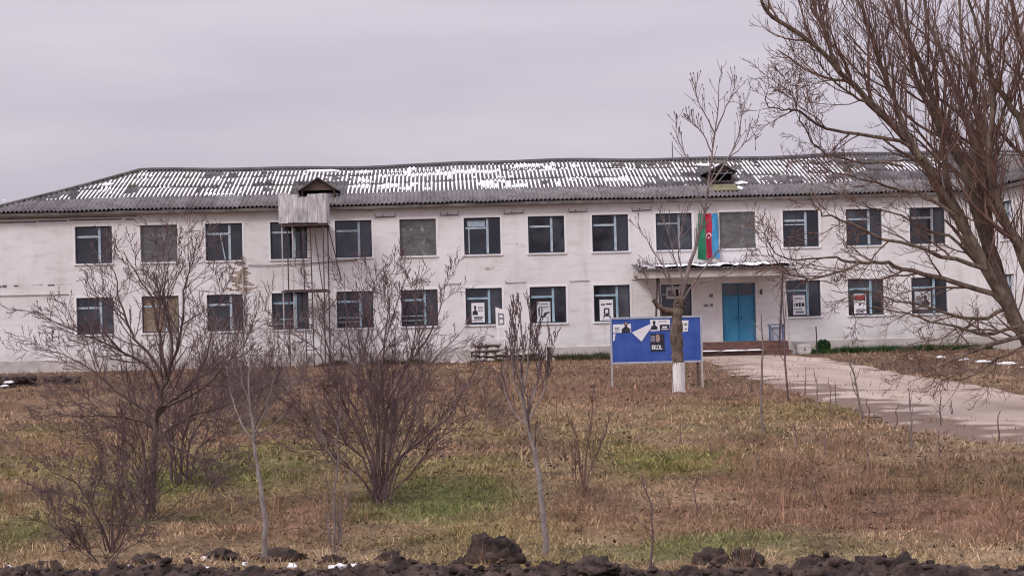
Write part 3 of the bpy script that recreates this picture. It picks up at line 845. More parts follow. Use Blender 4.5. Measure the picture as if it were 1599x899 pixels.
# ---- roof
roof_deck = MB()
def sag(u):
    return 0.045 * math.sin(u * .33 + 1) + 0.03 * math.sin(u * .9) + (0.05 if u > 16 else 0.0) * min(1, max(0, (u - 16)))
def RP(u, t, off=0.0):
    """point of the front slope: t = 0 at the eave, 1 at the ridge"""
    z = ZE + (ZR - ZE) * t + sag(u) * (0.25 + .75 * t)
    sl_ = math.atan2(ZR - ZE, VR - VE)
    return Vector((u, VE + (VR - VE) * t - math.sin(sl_) * off, z + math.cos(sl_) * off))
NS = 60
us = np.linspace(UE0, WU1, NS)
for a, b in zip(us, us[1:]):
    tm = lambda u: min(1, max(0, (u - UE0) / (UR0 - UE0)))
    roof_deck.quad(RP(a, 0, -.06), RP(b, 0, -.06), RP(b, tm(b), -.06), RP(a, tm(a), -.06))
    roof_deck.quad(RP(a, 0, -.06), RP(a, 0, -.06) - Vector((0, 0, .13)), RP(b, 0, -.06) - Vector((0, 0, .13)), RP(b, 0, -.06))
    p, q = RP(a, 0, -.06), RP(b, 0, -.06)
    roof_deck.quad((p.x, p.y, p.z - .13), (p.x, .02, p.z - .13), (q.x, .02, q.z - .13), (q.x, q.y, q.z - .13))
hipb = Vector((UE0, 14.4, ZE))
roof_deck.poly([(UE0, VE, ZE), (UR0, VR, ZR + sag(UR0) - .06), (UE0, 14.4, ZE)])
roof_deck.poly([(UE0, 14.4, ZE), (UR0, VR, ZR - .06), (WU1, VR, ZR - .06), (WU1, 14.4, ZE)])
roof = roof_deck.build('roof', M['eave'], school)
PITCHW = 0.2
NW = 6                                                   # waves in one sheet
SHW = NW * PITCHW
ROWS = [(0.0, 0.30), (0.285, 0.545), (0.53, 0.79), (0.775, 0.995)]
AMP = 0.042


def sheet(u0, r, jit, wave0, tmax, proj, mats, parent):
    t0, t1 = ROWS[r]
    cols = []
    n = NW * 4
    for i in range(n + 1):
        u = u0 + SHW * i / n
        tt = min(t1, tmax(u))
        if tt - t0 > 0.012: cols.append((u, t0 + jit, tt))
    if len(cols) < 3: return
    m_ = MB(); vs = []
    for (u, a, b) in cols:
        h = AMP * (1.25 if r == 0 else 1) * math.cos(2 * math.pi * (u - wave0) / PITCHW)
        up = 0.045 + (0.022 if r % 2 else 0.0)
        m_.v += [tuple(proj(u, a, h + 0.045 - .014)), tuple(proj(u, a, h + 0.062)), tuple(proj(u, b, h + 0.035))]
    for i in range(len(cols) - 1):
        k = i * 3
        m_.f += [(k, k + 3, k + 4, k + 1), (k + 1, k + 4, k + 5, k + 2)]; m_.mi += [0, 0]
    m_.build('roof_sheet', mats, parent, smooth=True)


ncol = int((WX + 1.2 - UE0) / SHW) + 1
D1 = (9.05, 11.55)                                       # dormer openings in the roof
D2 = (28.9, 30.5)
for c in range(ncol):
    for r in range(4):
        u0 = UE0 + c * SHW
        tm = lambda u: max(0.0, (u - UE0) / (UR0 - UE0) - 0.005)
        moss = (u0 < 4 and r >= 2 and random.random() < .6) or random.random() < 0.10 or (24 < u0 < 31 and r == 3)
        sheet(u0, r, U(-.008, .008), UE0, tm, RP, M['slate_dry'] if r == 0 else (M['slate_moss'] if moss else M['slate']), roof)
# wing roof over the right: eave along the flank, corrugation running up to the right
def RPW(v, t, off=0.0):
    z = ZE + (ZR - ZE) * t
    sl_ = math.atan2(ZR - ZE, 5.2)
    return Vector((WX - .42 + 5.6 * t - math.sin(sl_) * off, v, z + math.cos(sl_) * off))
mbw = MB()
mbw.quad(RPW(WV - .4, 0, -.06), RPW(WV - .4, 1, -.06), RPW(7, 1, -.06), RPW(0, 0, -.06))
mbw.quad((WX - .42, WV - .4, ZE - .05), (WX - .42, -.5, ZE - .05), (WX - .42, -.5, ZE - .2), (WX - .42, WV - .4, ZE - .2))
mbw.quad((WX - .42, WV - .4, ZE - .18), (WX - .42, -.5, ZE - .18), (WX + .02, -.5, ZE - .18), (WX + .02, WV - .4, ZE - .18))
mbw.quad((WX - .42, WV - .4, ZE - .18), (WX - .42, WV - .4, ZE - .0), (WU1, WV - .4, ZE - .0), (WU1, WV - .4, ZE - .18))
mbw.quad((WX - .42, WV - .4, ZE), (WU1, WV - .4, ZE), (WU1, WV + 5.2, ZR - .06), (WX + 5.2, WV + 5.2, ZR - .06))
mbw.quad((WX - .42, WV - .4, ZE - .17), (WU1, WV - .4, ZE - .17), (WU1, WV + .02, ZE - .17), (WX - .42, WV + .02, ZE - .17))
wroof = mbw.build('wing_roof', M['eave'], school)
for c in range(9):
    for r in range(4):
        v0 = WV - .4 + c * SHW
        tmw = lambda v: min(1.0, max(0.0, (v - (WV - .4)) / 5.4))
        sheet(v0, r, U(-.008, .008), WV, tmw, RPW, M['slate'], wroof)
# ridge cap and hip cap
mb = MB()
for a, b in zip(us, us[1:]):
    a2, b2 = max(a, UR0), max(b, UR0)
    if b2 - a2 < .01: continue
    A0, B0 = RP(a2, .965, .10), RP(b2, .965, .10); A1, B1 = RP(a2, 1, .14), RP(b2, 1, .14)
    mb.quad(A0, B0, B1, A1); mb.quad(A1, B1, B1 + Vector((0, .25, -.06)), A1 + Vector((0, .25, -.06)))
    mb.quad(A0 - Vector((0, 0, .05)), B0 - Vector((0, 0, .05)), B0, A0)
mb.build('ridge_cap', M['ridge'], roof)
mb = MB()
mb.pipe([RP(UE0 + (UR0 - UE0) * t, t, .06) + Vector((-.03, 0, 0)) for t in np.linspace(0, 1, 12)], .085, 8)
mb.build('hip_cap', M['slate_moss'], roof, smooth=True)

# snow lying in the troughs of the corrugation
sv, sfc = [], []
def snow_run(uc, w, t0, t1, off, hump):
    n = max(2, int((t1 - t0) / 0.03)); i0 = len(sv)
    for k in range(n + 1):
        t = t0 + (t1 - t0) * k / n
        e = 0.35 if k in (0, n) else 1.0
        ww = w * e * (0.8 + .45 * float(vnoise(np.array([uc * 5]), np.array([t * 22]), 7)[0]))
        for q, hh in ((-1, 0), (-.45, .8), (.45, .8), (1, 0)):
            sv.append(tuple(RP(uc + q * ww, t, off + hump * hh * e)))
    for k in range(n):
        for q in range(3):
            a = i0 + k * 4 + q; sfc.append((a, a + 1, a + 5, a + 4))
def snow_amount(u, t):
    """how much snow lies here; 0 none, 1 deep"""
    if t < .295: return 0
    d = 0.0
    if u < -2: d = .42
    elif u < 3: d = .70
    elif u < 8.5: d = .72
    elif u < 12: d = .70
    elif u < 22: d = .95
    elif u < 26: d = .80
    elif u < 28.9: d = .50
    elif u < 31.2: d = .50
    elif u < 36: d = .62
    else: d = .05
    if u > 22: d -= 1.6 * max(0, t - .80) + (.5 * max(0, .52 - t))
    if 30 < u: d += .25 * math.exp(-((t - .70) / .12) ** 2) - .25 * max(0, .6 - t)
    if 12 < u < 21: d += .35 * math.exp(-((t - .78) / .10) ** 2)
    if t > .93: d -= (t - .93) * 10
    return d
nt = 24
tcell = np.linspace(.295, .965, nt + 1)
for n in range(int((WX - UE0) / PITCHW)):
    for half in (0, 1):
        uc = UE0 + (n + .5 + half * .5) * PITCHW          # troughs at half waves, crests at whole waves
        if D1[0] - .1 < uc < D1[1] + .1: tlim = .62
        elif D2[0] - .1 < uc < D2[1] + .1: tlim = .72
        else: tlim = .0
        tcl = (uc - UE0) / (UR0 - UE0) - .06
        run = None
        per_col = U(-.16, .16)
        for j in range(nt + 1):
            t = (tcell[j] + tcell[j - 1]) / 2 if j else tcell[0]
            a = snow_amount(uc, t)
            nz = float(fbm(np.array([uc / 1.5]), np.array([t * 7]), 41, 3)[0]); n2 = float(vnoise(np.array([uc * 3.1]), np.array([t * 9]), 43)[0])
            jn = float(vnoise(np.array([uc * 2.0]), np.array([round(t / .25) * 3.3]), 47)[0])
            if half == 0: on = a + (nz - .5) * 1.5 + (n2 - .5) * .35 + per_col > 0.40
            else: on = a + (nz - .5) * 1.3 + (n2 - .5) * .5 > 1.06
            if any(abs(t - r_) < .016 for r_ in (.53, .775)) and jn < .55: on = False
            on = on and t < tcl and t > tlim and t < .955
            if on and run is None: run = t - .014
            if (not on or j == nt) and run is not None:
                if t - run > .03: snow_run(uc, .078 if half == 0 else .06, run, t - .014, .026 if half == 0 else .098, .024)
                run = None
        if half == 0 and tlim == 0 and random.random() < .06: snow_run(uc, .05, .275, .30, .05, .02)
snow_o = link('roof_snow', np_mesh('roof_snow', np.array(sv), np.array(sfc), M['snow'], None, True), roof)
snow_o['kind'] = 'stuff'

# dormers
def dormer(u0, u1, t_front, zb, zt, apex, mats, name, label):
    vf = VE + (VR - VE) * t_front
    m_ = MB(); mid = (u0 + u1) / 2
    back = lambda z: (z - ZE) / (ZR - ZE) * (VR - VE) + VE
    m_.quad((u0, vf, zb), (u0, vf, zt), (u0, back(zt) + .1, zt), (u0, back(zb), zb))
    m_.quad((u1, vf, zb), (u1, back(zb), zb), (u1, back(zt) + .1, zt), (u1, vf, zt))
    m_.poly([(u0, vf, zt), (u1, vf, zt), (mid, vf, apex)])
    d = m_.build(name, mats[0], school)
    rm = MB(); o = .18
    for s_, uu_ in ((-1, u0), (1, u1)):
        e = Vector((uu_ + s_ * o, 0, zt - .10)); p = Vector((mid, 0, apex + .07))
        yb = back(apex) + .2
        rm.quad((e.x, vf - .2, e.z), (p.x, vf - .2, p.z), (p.x, yb, p.z), (e.x, back(zt), e.z))
        rm.quad((e.x, vf - .2, e.z), (e.x, vf - .2, e.z - .06), (p.x, vf - .2, p.z - .06), (p.x, vf - .2, p.z))
        rm.quad((e.x, vf - .2, e.z - .05), (e.x, back(zt), e.z - .05), (p.x, yb, p.z - .05), (p.x, vf - .2, p.z - .05))
    rm.build('dormer_roof', mats[1], d)
    fm = MB(); f = .09
    fm.box(u0, u0 + f, vf - .02, vf + .06, zb, zt); fm.box(u1 - f, u1, vf - .02, vf + .06, zb, zt); fm.box(u0 + f, u1 - f, vf - .02, vf + .06, zt - f, zt)
    fm.box(u0 + f, u1 - f, vf - .02, vf + .06, zb, zb + f)
    fm.build('dormer_frame', mats[2], d)
    im = MB(); im.quad((u0, vf + .55, zb), (u1, vf + .55, zb), (u1, vf + .55, zt), (u0, vf + .55, zt)); im.build('dormer_darkness', M['attic'], d)  # near-black sheet painting the attic's darkness behind the opening
    d['label'] = label
    return d


d1 = dormer(9.55, 11.15, .20, 7.75, 8.32, 8.78, (M['timber'], M['slate_moss'], M['timber']), 'dormer', 'brown gabled dormer above the tower')
d2 = dormer(29.05, 30.15, .26, 8.22, 8.82, 9.06, (M['timber'], M['ridge'], M['steel_dark']), 'dormer', 'small dark broken dormer above the flag')
mb = MB()
vf = VE + (VR - VE) * .26 - .03
mb.bar((29.1, vf, 8.62), (30.1, vf, 8.66), .04); mb.bar((29.2, vf - .03, 8.3), (29.6, vf - .03, 8.8), .035); mb.bar((29.45, vf - .05, 8.28), (29.9, vf - .05, 8.75), .035)
mb.build('lattice', M['frame_grey'], d2)
mb = MB(); a, b = RP(29.0, .10, .125), RP(30.2, .10, .125); c, d = RP(30.2, .245, .13), RP(29.0, .245, .13); mb.quad(a, b, c, d)
dn = Vector((0, -.0, -.04)); mb.quad(a + dn, b + dn, b, a); mb.quad(b + dn, c + dn, c, b); mb.quad(d + dn, a + dn, a, d)
mb.build('apron_board', M['olive_board'], d2)
for k, (u, t, rx, ry) in enumerate([(30.55, .30, .30, .25), (30.35, .17, .14, .28), (29.4, .80, .5, .2), (30.1, .78, .25, .15), (10.8, .26, .45, .2), (-.1, .62, .28, .28), (10.2, .90, .9, .2)]):
    p = RP(u, t, .06)
    o = lump('snow_patch', p, rx, ry, .07, M['snow'], k + 30, .4, 1.7, 3); o.parent = roof; o.rotation_euler = (math.atan2(ZR - ZE, VR - VE), 0, 0)
# aerial
mb = MB(); mb.pipe([(28.0, 7.0, 9.7), (28.0, 7.0, 10.75)], .022, 6); mb.build('aerial_pole', M['steel_dark'], school)

# conduit stubs between the windows
for k, z, w in [(4.5, 6.83, .95), (5.5, 6.85, .85), (6.5, 6.86, .9), (7.5, 6.87, .85), (8.5, 6.86, .9)]:
    m_ = MB(); c = k * MOD
    m_.pipe([(c - w / 2, -.05, z + .16), (c - w / 2, -.05, z), (c + w / 2, -.05, z + .02), (c + w / 2, -.05, z + .16)], .018, 6)
    m_.pipe([(c - .1, -.05, z), (c - .1, -.05, z + .12)], .014, 6); m_.build('conduit', M['steel_dark'], school)
for k, w in [(5.5, .8), (6.5, .95), (7.5, .95), (8.45, .8)]:
    m_ = MB(); c = k * MOD; z = 3.62
    m_.pipe([(c - w / 2, -.04, z + (.12 if k == 6.5 else 0)), (c - w / 2, -.04, z), (c + w / 2, -.04, z + .02)], .014, 6); m_.build('conduit', M['steel_dark'], school)
m_ = MB()
for a, b, z in [(-4.8, -2.6, 6.95), (-2.5, -1.2, 6.97), (-1.1, 1.3, 6.99), (1.5, 1.9, 6.97)]:
    m_.box(a, b, -.035, 0.01, z, z + .055)
m_.box(-4.84, 2.0, -.03, .01, 7.12, 7.16)
m_.build('cracked_ledge', M['eave'], school)
m_ = MB(); m_.box(-4.84, -1.2, -.05, .01, 3.58, 3.63); m_.build('string_course', M['plinth'], school)
m_ = MB()
for i in range(9):
    a = -4.6 + i * .42 + U(-.1, .1); m_.box(a, a + U(.12, .34), -.012, .01, 4.02 + U(-.05, .05), 4.05 + U(0, .04))
m_.build('crack', M['eave'], school)
m_ = MB(); m_.pipe([(7.1, -.06, 4.73), (8.2, -.06, 4.70), (9.6, -.06, 4.74), (12.2, -.06, 4.85)], .02, 6); m_.build('cable', M['steel_dark'], school)
u_, z_ = atB(378, 462, 0)
m_ = MB(); m_.pipe([(6.86, -.10, 5.2), (6.86, -.10, 3.9), (6.88, -.10, 1.75)], .04, 8); m_.build('downpipe', M['steel_pale'], school, smooth=True)
# bare bricks where the whitewash has fallen off
bmesh_ = MB(); bmesh_.box(-.12, .12, -.006, .01, -.033, .033); bme = bmesh_.mesh('brick', M['brick_bare'])
for row in range(19):
    z = 3.52 + row * .077
    wv_ = .62 * (1 - row / 19.0) * (.55 + .6 * abs(math.sin(row * 1.9))) + .1
    for c in range(-3, 4):
        u = 6.72 + c * .26 + (.13 if row % 2 else 0)
        if abs(u - 6.72) < wv_ * (.6 + .6 * random.random()) and random.random() < .8:
            o = link('brick', bme, school); o.location = (u, 0, z)

# canopy over the entrance
CU0, CU1, CV = 25.05, 32.05, -2.1
mb = MB()
mb.box(CU0, CU1, CV, -0.02, 3.78, 4.0)
can = mb.build('canopy', M['canopy'], school)
mb = MB(); mb.box(CU0 - .02, CU1 - .5, CV - .05, CV - .003, 3.64, 3.93); mb.build('fascia_board', M['canopy'], can)
def CP(u, t, off): return Vector((u, CV - .25 + (2.25) * t, 4.03 + .30 * t + off))
m_ = MB(); n = 144
for i in range(n + 1):
    u = CU0 - .1 + (CU1 - CU0 + .35) * i / n; h = .03 * math.cos(2 * math.pi * u / PITCHW)
    m_.v += [tuple(CP(u, 0, h)), tuple(CP(u, 0, h + .014)), tuple(CP(u, 1, h + .014))]
for i in range(n): m_.f += [(3 * i, 3 * i + 3, 3 * i + 4, 3 * i + 1), (3 * i + 1, 3 * i + 4, 3 * i + 5, 3 * i + 2)]; m_.mi += [0, 0]
m_.build('canopy_sheet', M['slate'], can, smooth=True)
sv2, sf2 = [], []
nn = 150
for i in range(nn + 1):
    u = CU0 + .15 + (CU1 - CU0 - .1) * i / nn
    f0 = -.01 + .06 * float(vnoise(np.array([u * 2.2]), np.array([0.]), 3)[0]); f1 = .55 + .4 * float(vnoise(np.array([u * 1.1]), np.array([4.]), 5)[0])
    if float(fbm(np.array([u * 1.4]), np.array([2.]), 8, 3)[0]) < .30: f1 = f0 + .02
    for j in range(6):
        t = f0 + (f1 - f0) * j / 5
        hh = .15 * math.sin(math.pi * min(1, j / 5 + .30)) * (.55 + .8 * float(vnoise(np.array([u * 4]), np.array([t * 6]), 6)[0])) - .012
        sv2.append(tuple(CP(u, t, .03 + hh)))
for i in range(nn):
    for j in range(5): a = i * 6 + j; sf2.append((a, a + 6, a + 7, a + 1))
o = link('canopy_snow', np_mesh('canopy_snow', np.array(sv2), np.array(sf2), M['snow'], None, True), can); o['kind'] = 'stuff'
for pts in ([(25.75, -1.95, .02), (25.95, -1.95, 3.78)], [(26.15, -1.95, .02), (26.0, -1.95, 3.78)], [(31.45, -1.95, .0), (31.75, -1.95, 3.78)], [(32.0, -1.95, .0), (31.78, -1.95, 3.78)]):
    m_ = MB(); m_.pipe(pts, .045, 8); m_.build('canopy_post', M['steel_dark'] if pts[0][0] != 32.0 else M['steel_pale'], can)
m_ = MB(); m_.pipe([(31.05, -.06, 2.98), (31.05, -.14, 3.0)], .04, 8); m_.pipe([(31.05, -.14, 3.02), (31.05, -.14, 2.9), (31.05, -.14, 2.8)], [.03, .06, .05], 8); m_.build('wall_lamp', M['steel_dark'], school)
for q_ in ((28.62, 28.80, 2.72, 2.88), (28.34, 28.56, 2.28, 2.40), (28.64, 28.78, 2.28, 2.42)):
    m_ = MB(); m_.box(q_[0], q_[1], -.015, .005, q_[2], q_[3]); m_.build('wall_plaque', M['ink_mid'], school)

# entrance steps of red-brown brick
steps = tag(empty('entrance_steps', B(0, 0, 0), YAW), 'broad red-brown brick steps below the blue doors', 'steps')
SU0, SU1 = 27.6, 32.25
for i in range(3):
    m_ = MB(); zt = .60 - i * .19; v0 = -1.25 - i * .38
    m_.box(SU0 + .02, SU1 - .02, v0 + .02, -.055 if i == 0 else v0 + .42, -.1 if i == 2 else zt - .5 + .2, zt - .012); cs = m_.build('step', M['concrete'], steps)
    bw = .26
    bm1 = MB(); bm1.box(.006, bw - .006, -.004, .115, .006, .074); me1 = bm1.mesh('brick', M['brick'])
    bm2 = MB(); bm2.box(.006, bw - .006, -.012, .375 if i else 1.15, 0.0, .03); me2 = bm2.mesh('brick', M['brick'])
    for k in range(int((SU1 - SU0) / bw)):
        for zz in (zt - .19, zt - .105):
            o = link('brick', me1, cs); o.location = (SU0 + k * bw + (bw / 2 if zz > zt - .15 else 0) * .6, v0 + U(-.012, .006), zz)
        o = link('brick', me2, cs); o.location = (SU0 + k * bw, v0 + U(-.012, .004), zt - .012 + U(0, .008))
for k, (u, v, rx, ry, lab) in enumerate([(28.2, -2.15, .55, .13, 'white snow strip on the lowest step, left of the middle piece'),
                                         (29.4, -2.12, .62, .15, 'longest white snow strip on the lowest step'), (30.35, -2.14, .40, .12, 'rightmost snow strip on the lowest step')]):
    tag(lump('snow_patch', B(u, v, .235), rx, ry, .05, M['snow'], k + 50, .3, 1.7, 3), lab, 'snow', 'snow left on the steps').rotation_euler = (0, 0, YAW)


# ------------------------------------------------------------------ flat printed things
def plane_thing(name, w, h, thick, loc, rz, m, label, cat, group=None, tilt=0.0):
    """sheet of paper with its lower left corner at the origin, facing -Y"""
    mb_ = MB(); mb_.box(0, w, 0, thick, 0, h)
    o = mb_.build(name, m)
    o.location = loc; o.rotation_euler = (0, tilt, rz)
    tag(o, label, cat, group)
    return o


def prints(parent, shapes):
    """flat print on a sheet: list of (material key, polygon in sheet coordinates)"""
    for i, (mk, poly) in enumerate(shapes):
        m_ = MB(); m_.poly([(x, -.003 - .0015 * (i % 3) - .0004 * i, z) for x, z in poly]); m_.build('print', M[mk], parent)


def rect(x0, x1, z0, z1): return [(x0, z0), (x1, z0), (x1, z1), (x0, z1)]


def bust(cx, z0, w, h):
    """head and shoulders outline"""
    pts = [(cx - w / 2, z0), (cx + w / 2, z0), (cx + w * .47, z0 + h * .32), (cx + w * .22, z0 + h * .46), (cx + w * .12, z0 + h * .52)]
    head = [(cx + w * .2 * math.cos(a), z0 + h * .76 + h * .24 * math.sin(a)) for a in np.linspace(-1.0, math.pi + 1.0, 12)]
    return pts + head + [(cx - w * .12, z0 + h * .52), (cx - w * .22, z0 + h * .46), (cx - w * .47, z0 + h * .32)]


def small_print(w, h, x0, x1, z0, z1, rows, mk='ink_mid', seed=1):
    rr_ = random.Random(seed); out = []
    for i in range(rows):
        z = z0 + (z1 - z0) * (i + .25) / rows; x = x0
        while x < x1 - .04:
            ln = rr_.uniform(.05, .16); out.append((mk, rect(x * w, min(x + ln, x1) * w, z * h, (z + (z1 - z0) / rows * .42) * h))); x += ln + .025
    return out


def window_poster(k, px0, py0, px1, py1, kind, label, m='paper'):
    u0, z1 = atB(px0, py0, .11); u1, z0 = atB(px1, py1, .11)
    w, h = u1 - u0, z1 - z0
    o = plane_thing('window_poster', w, h, .004, B(u0, .115, z0), YAW, M[m], label, 'poster', 'posters in the ground floor windows')
    if kind == 'bust_left':
        prints(o, [('ink', bust(w * .28, h * .38, w * .42, h * .50)), ('ink', rect(w * .16, w * .86, h * .22, h * .29)), ('ink', rect(w * .2, w * .8, h * .13, h * .18))])
    elif kind == 'bent':
        prints(o, [('ink_mid', rect(w * .2, w * .8, h * .86, h * .92)), ('ink_mid', rect(w * .15, w * .85, h * .70, h * .76)), ('ink', [(w * .12, h * .28), (w * .2, h * .28), (w * .22, h * .68), (w * .1, h * .7)]),
                   ('ink', [(w * .3, h * .2), (w * .62, h * .24), (w * .72, h * .38), (w * .95, h * .45), (w * .92, h * .5), (w * .5, h * .44), (w * .52, h * .34), (w * .3, h * .28)])])
    elif kind == 'figure':
        prints(o, [('ink', rect(w * .1, w * .42, h * .74, h * .80)), ('ink', rect(w * .48, w * .9, h * .76, h * .82)), ('ink', rect(w * .32, w * .70, h * .54, h * .60)), ('ink', rect(w * .3, w * .40, h * .26, h * .54)),
                   ('ink', rect(w * .62, w * .72, h * .26, h * .54)), ('ink', [(w * .4, h * .2), (w * .64, h * .2), (w * .6, h * .36), (w * .44, h * .36)]), ('ink', [(w * .26, h * .12), (w * .4, h * .2), (w * .38, h * .26), (w * .24, h * .2)]), ('ink', [(w * .64, h * .2), (w * .8, h * .12), (w * .8, h * .2), (w * .66, h * .27)])])
    elif kind == 'letters':
        prints(o, [('ink_mid', rect(w * .15, w * .8, h * .80, h * .86)), ('ink', rect(w * .1, w * .16, h * .42, h * .58)), ('ink', rect(w * .22, w * .40, h * .44, h * .60)), ('ink', rect(w * .46, w * .62, h * .40, h * .62)), ('ink', rect(w * .68, w * .92, h * .43, h * .60)),
                   ('ink_mid', rect(w * .1, w * .75, h * .26, h * .31)), ('ink', rect(w * .2, w * .9, h * .12, h * .17))])
    elif kind == 'red_top':
        prints(o, [('ink', rect(w * .05, w * .95, h * .66, h * .95)), ('ink_red', rect(w * .12, w * .88, h * .80, h * .94)), ('ink_red', rect(w * .2, w * .84, h * .71, h * .77)), ('ink', [(w * .38, h * .4), (w * .56, h * .42), (w * .6, h * .54), (w * .46, h * .56)]), ('ink_mid', rect(w * .2, w * .82, h * .20, h * .24)), ('ink', rect(w * .14, w * .86, h * .12, h * .17))])
    elif kind == 'lilac':
        prints(o, [('ink_mid', rect(w * .1, w * .5, h * .2, h * .7)), ('ink', bust(w * .66, h * .2, w * .5, h * .6))])
    if kind in ('bust_left', 'letters', 'red_top', 'figure'): prints(o, small_print(w, h, .14, .88, .02, .10, 2, 'ink_mid', k) + (small_print(w, h, .5, .9, .56, .84, 4, 'ink_mid', k + 9) if kind == 'bust_left' else []))
    return o


window_poster(6, 736, 473, 757, 503, 'bust_left', 'white window poster with dark figure on its left side, ground floor')
window_poster(7, 838, 471, 860, 502, 'bent', 'greyish poster with a bent dark stroke, second poster window', 'paper_grey')
window_poster(8, 936, 468, 958, 500, 'figure', 'white poster with square dark emblem, window left of the blue board')
window_poster(11, 1238, 461, 1258, 491, 'letters', 'white lettered poster in the window right of the doors')
window_poster(12, 1333, 459, 1353, 489, 'red_top', 'white poster with red and black top')
window_poster(13, 1428, 455, 1454, 482, 'lilac', 'pale poster in window behind the big tree branches', 'paper_grey')
window_poster(9, 1040, 448, 1066, 466, 'lilac', 'pale print taped in the window under the canopy', 'paper_grey')

# flag hung on the upper wall
fu0, fz1 = atB(1090, 334, -.1); fu1, fz0 = atB(1123, 403, -.1)
fw, fh = fu1 - fu0, fz1 - fz0
flag = tag(empty('flag', B(fu0, -.12, fz0), YAW), 'hanging flag of green, red and blue stripes with white crescent', 'flag')
def FP(s_, t_, off=0.0):
    amp = .045 + .05 * (1 - t_)
    return (fw * (s_ + .015 * math.sin(t_ * 9 + s_ * 2)) + (-.07 * (1 - t_) if s_ < .34 else 0) * (1 - s_ * 3), amp * (math.sin(s_ * 11.5 + t_ * 2.6) + .4 * math.sin(s_ * 5 - t_ * 7)) - off, fh * (1 - (1 - t_) * (1 + .025 * math.sin(s_ * 7))))
for nm, s0, s1, mk in (('green_stripe', 0, .345, 'flag_green'), ('red_stripe', .345, .67, 'flag_red'), ('blue_stripe', .67, 1, 'flag_blue')):
    m_ = MB(); n1, n2 = 8, 18
    for i in range(n1 + 1):
        for j in range(n2 + 1): m_.v.append(FP(s0 + (s1 - s0) * i / n1, j / n2))
    for i in range(n1):
        for j in range(n2): a = i * (n2 + 1) + j; m_.f.append((a, a + n2 + 1, a + n2 + 2, a + 1)); m_.mi.append(0)
    m_.build(nm, M[mk], flag, smooth=True)
cs_, ct_ = .51, .50
m_ = MB(); outer = [(a, 1.0) for a in np.linspace(.0, math.pi, 15)]
def fl_pt(dx, dz): return FP(cs_ + dx / fw, ct_ + dz / fh, .012)
R1 = .135
for i in range(24):
    a0, a1 = -0.75 + (math.pi + 1.5) * i / 24, -0.75 + (math.pi + 1.5) * (i + 1) / 24
    th = lambda a: .052 * max(0.05, math.sin((a + .75) / (math.pi + 1.5) * math.pi)) ** .7
    q = [(R1 * math.cos(a0), R1 * math.sin(a0)), (R1 * math.cos(a1), R1 * math.sin(a1)), ((R1 - th(a1)) * math.cos(a1), (R1 - th(a1)) * math.sin(a1)), ((R1 - th(a0)) * math.cos(a0), (R1 - th(a0)) * math.sin(a0))]
    m_.poly([fl_pt(x, z) for x, z in q])
m_.build('crescent', M['paper'], flag)
m_ = MB(); st = []
for i in range(16):
    a = math.pi / 8 * i; r_ = .062 if i % 2 == 0 else .03
    st.append(fl_pt(r_ * math.cos(a), -.10 + r_ * math.sin(a)))
m_.poly(st); m_.build('star', M['paper'], flag)
m_ = MB(); m_.pipe([(-.05, -.01, fh + .02), (fw + .05, -.01, fh + .02)], .016, 6)
for x in (.28 * fw, .9 * fw): m_.pipe([(x, -.01, fh + .02), (x + .03, .03, fh + .2), (x + .02, .1, fh + .24)], .01, 5)
m_.build('hanging_rod', M['steel_pale'], flag)

# ------------------------------------------------------------------ attic stair tower in front of the wall
TV0, TV1 = -2.2, -.55
tow = tag(empty('attic_stair_tower', B(0, 0, 0), YAW), 'tall rusty steel stair tower with grey sheet-clad top before the wall', 'tower')
def at(px, py, v): return atB(px, py, v)
x0 = at(441, 400, TV0)[0]; x1 = at(508, 400, TV0)[0]; xm = at(457, 400, TV0)[0]
for (u, v, mk, top) in ((x0, TV0, 'steel_pale', 6.6), (xm, TV0 + .1, 'steel_pale', 6.6), (x1 - .1, TV0, 'steel_dark', 6.6), (x0 + .1, TV1, 'steel_dark', 6.6), (x1, TV1, 'steel_dark', 6.6)):
    m_ = MB(); m_.bar((u, v, -.05), (u + (.03 if u > x0 + 1 else 0), v, top), .052); m_.build('post', M[mk], tow)
for z, ex in ((6.42, .12), (3.42, .08)):
    for v in (TV0 - .045, TV1 + .045):
        m_ = MB(); m_.bar((x0 - ex, v, z), (x1 + ex, v, z), .05, .065); m_.build('beam', M['steel_dark'], tow)
m_ = MB(); m_.box(x0 - .05, x1 + .05, TV0 + .0, 1.0, 6.475, 6.53); m_.build('deck', M['timber'], tow)
m_ = MB(); m_.box(x0, x1, TV0 + .0, TV1, 3.47, 3.51); m_.build('deck', M['timber'], tow)
edges = np.linspace(x0 - .12, x1 + .12, 6)
for i in range(5):
    if i == 2: z0, z1 = 6.53, 7.70
    else: z0, z1 = 6.50 + U(0, .04), 7.86 + U(-.05, .05)
    m_ = MB(); m_.box(edges[i] + .008, edges[i + 1] - .008, TV0 - .075 - .02 * (i % 2), TV0 - .05 - .02 * (i % 2), z0, z1)
    m_.build('sheet_panel', M['sheet'], tow)
for u in (x0 - .14, x1 + .11):
    m_ = MB(); m_.box(u, u + .025, TV0 - .04, -.3, 6.53, 7.82); m_.build('sheet_panel', M['sheet'], tow)
lad = MB()
la, lb = at(475, 430, TV0)[0], at(485, 430, TV0)[0] + .05
for u in (la, lb): lad.bar((u, TV0 + .35, 0.0), (u - .02, TV0 + .1, 6.5), .05)
ladder = lad.build('ladder', M['steel_dark'], tow)
rg = MB(); rg.bar((la, 0, 0), (lb, 0, 0), .032); rgm = rg.mesh('rung', M['steel_dark'])
for i in range(1, 17):
    o = link('rung', rgm, ladder); o.location = (0, TV0 + .35 - .25 * i * .38 / 6.5, i * .38)
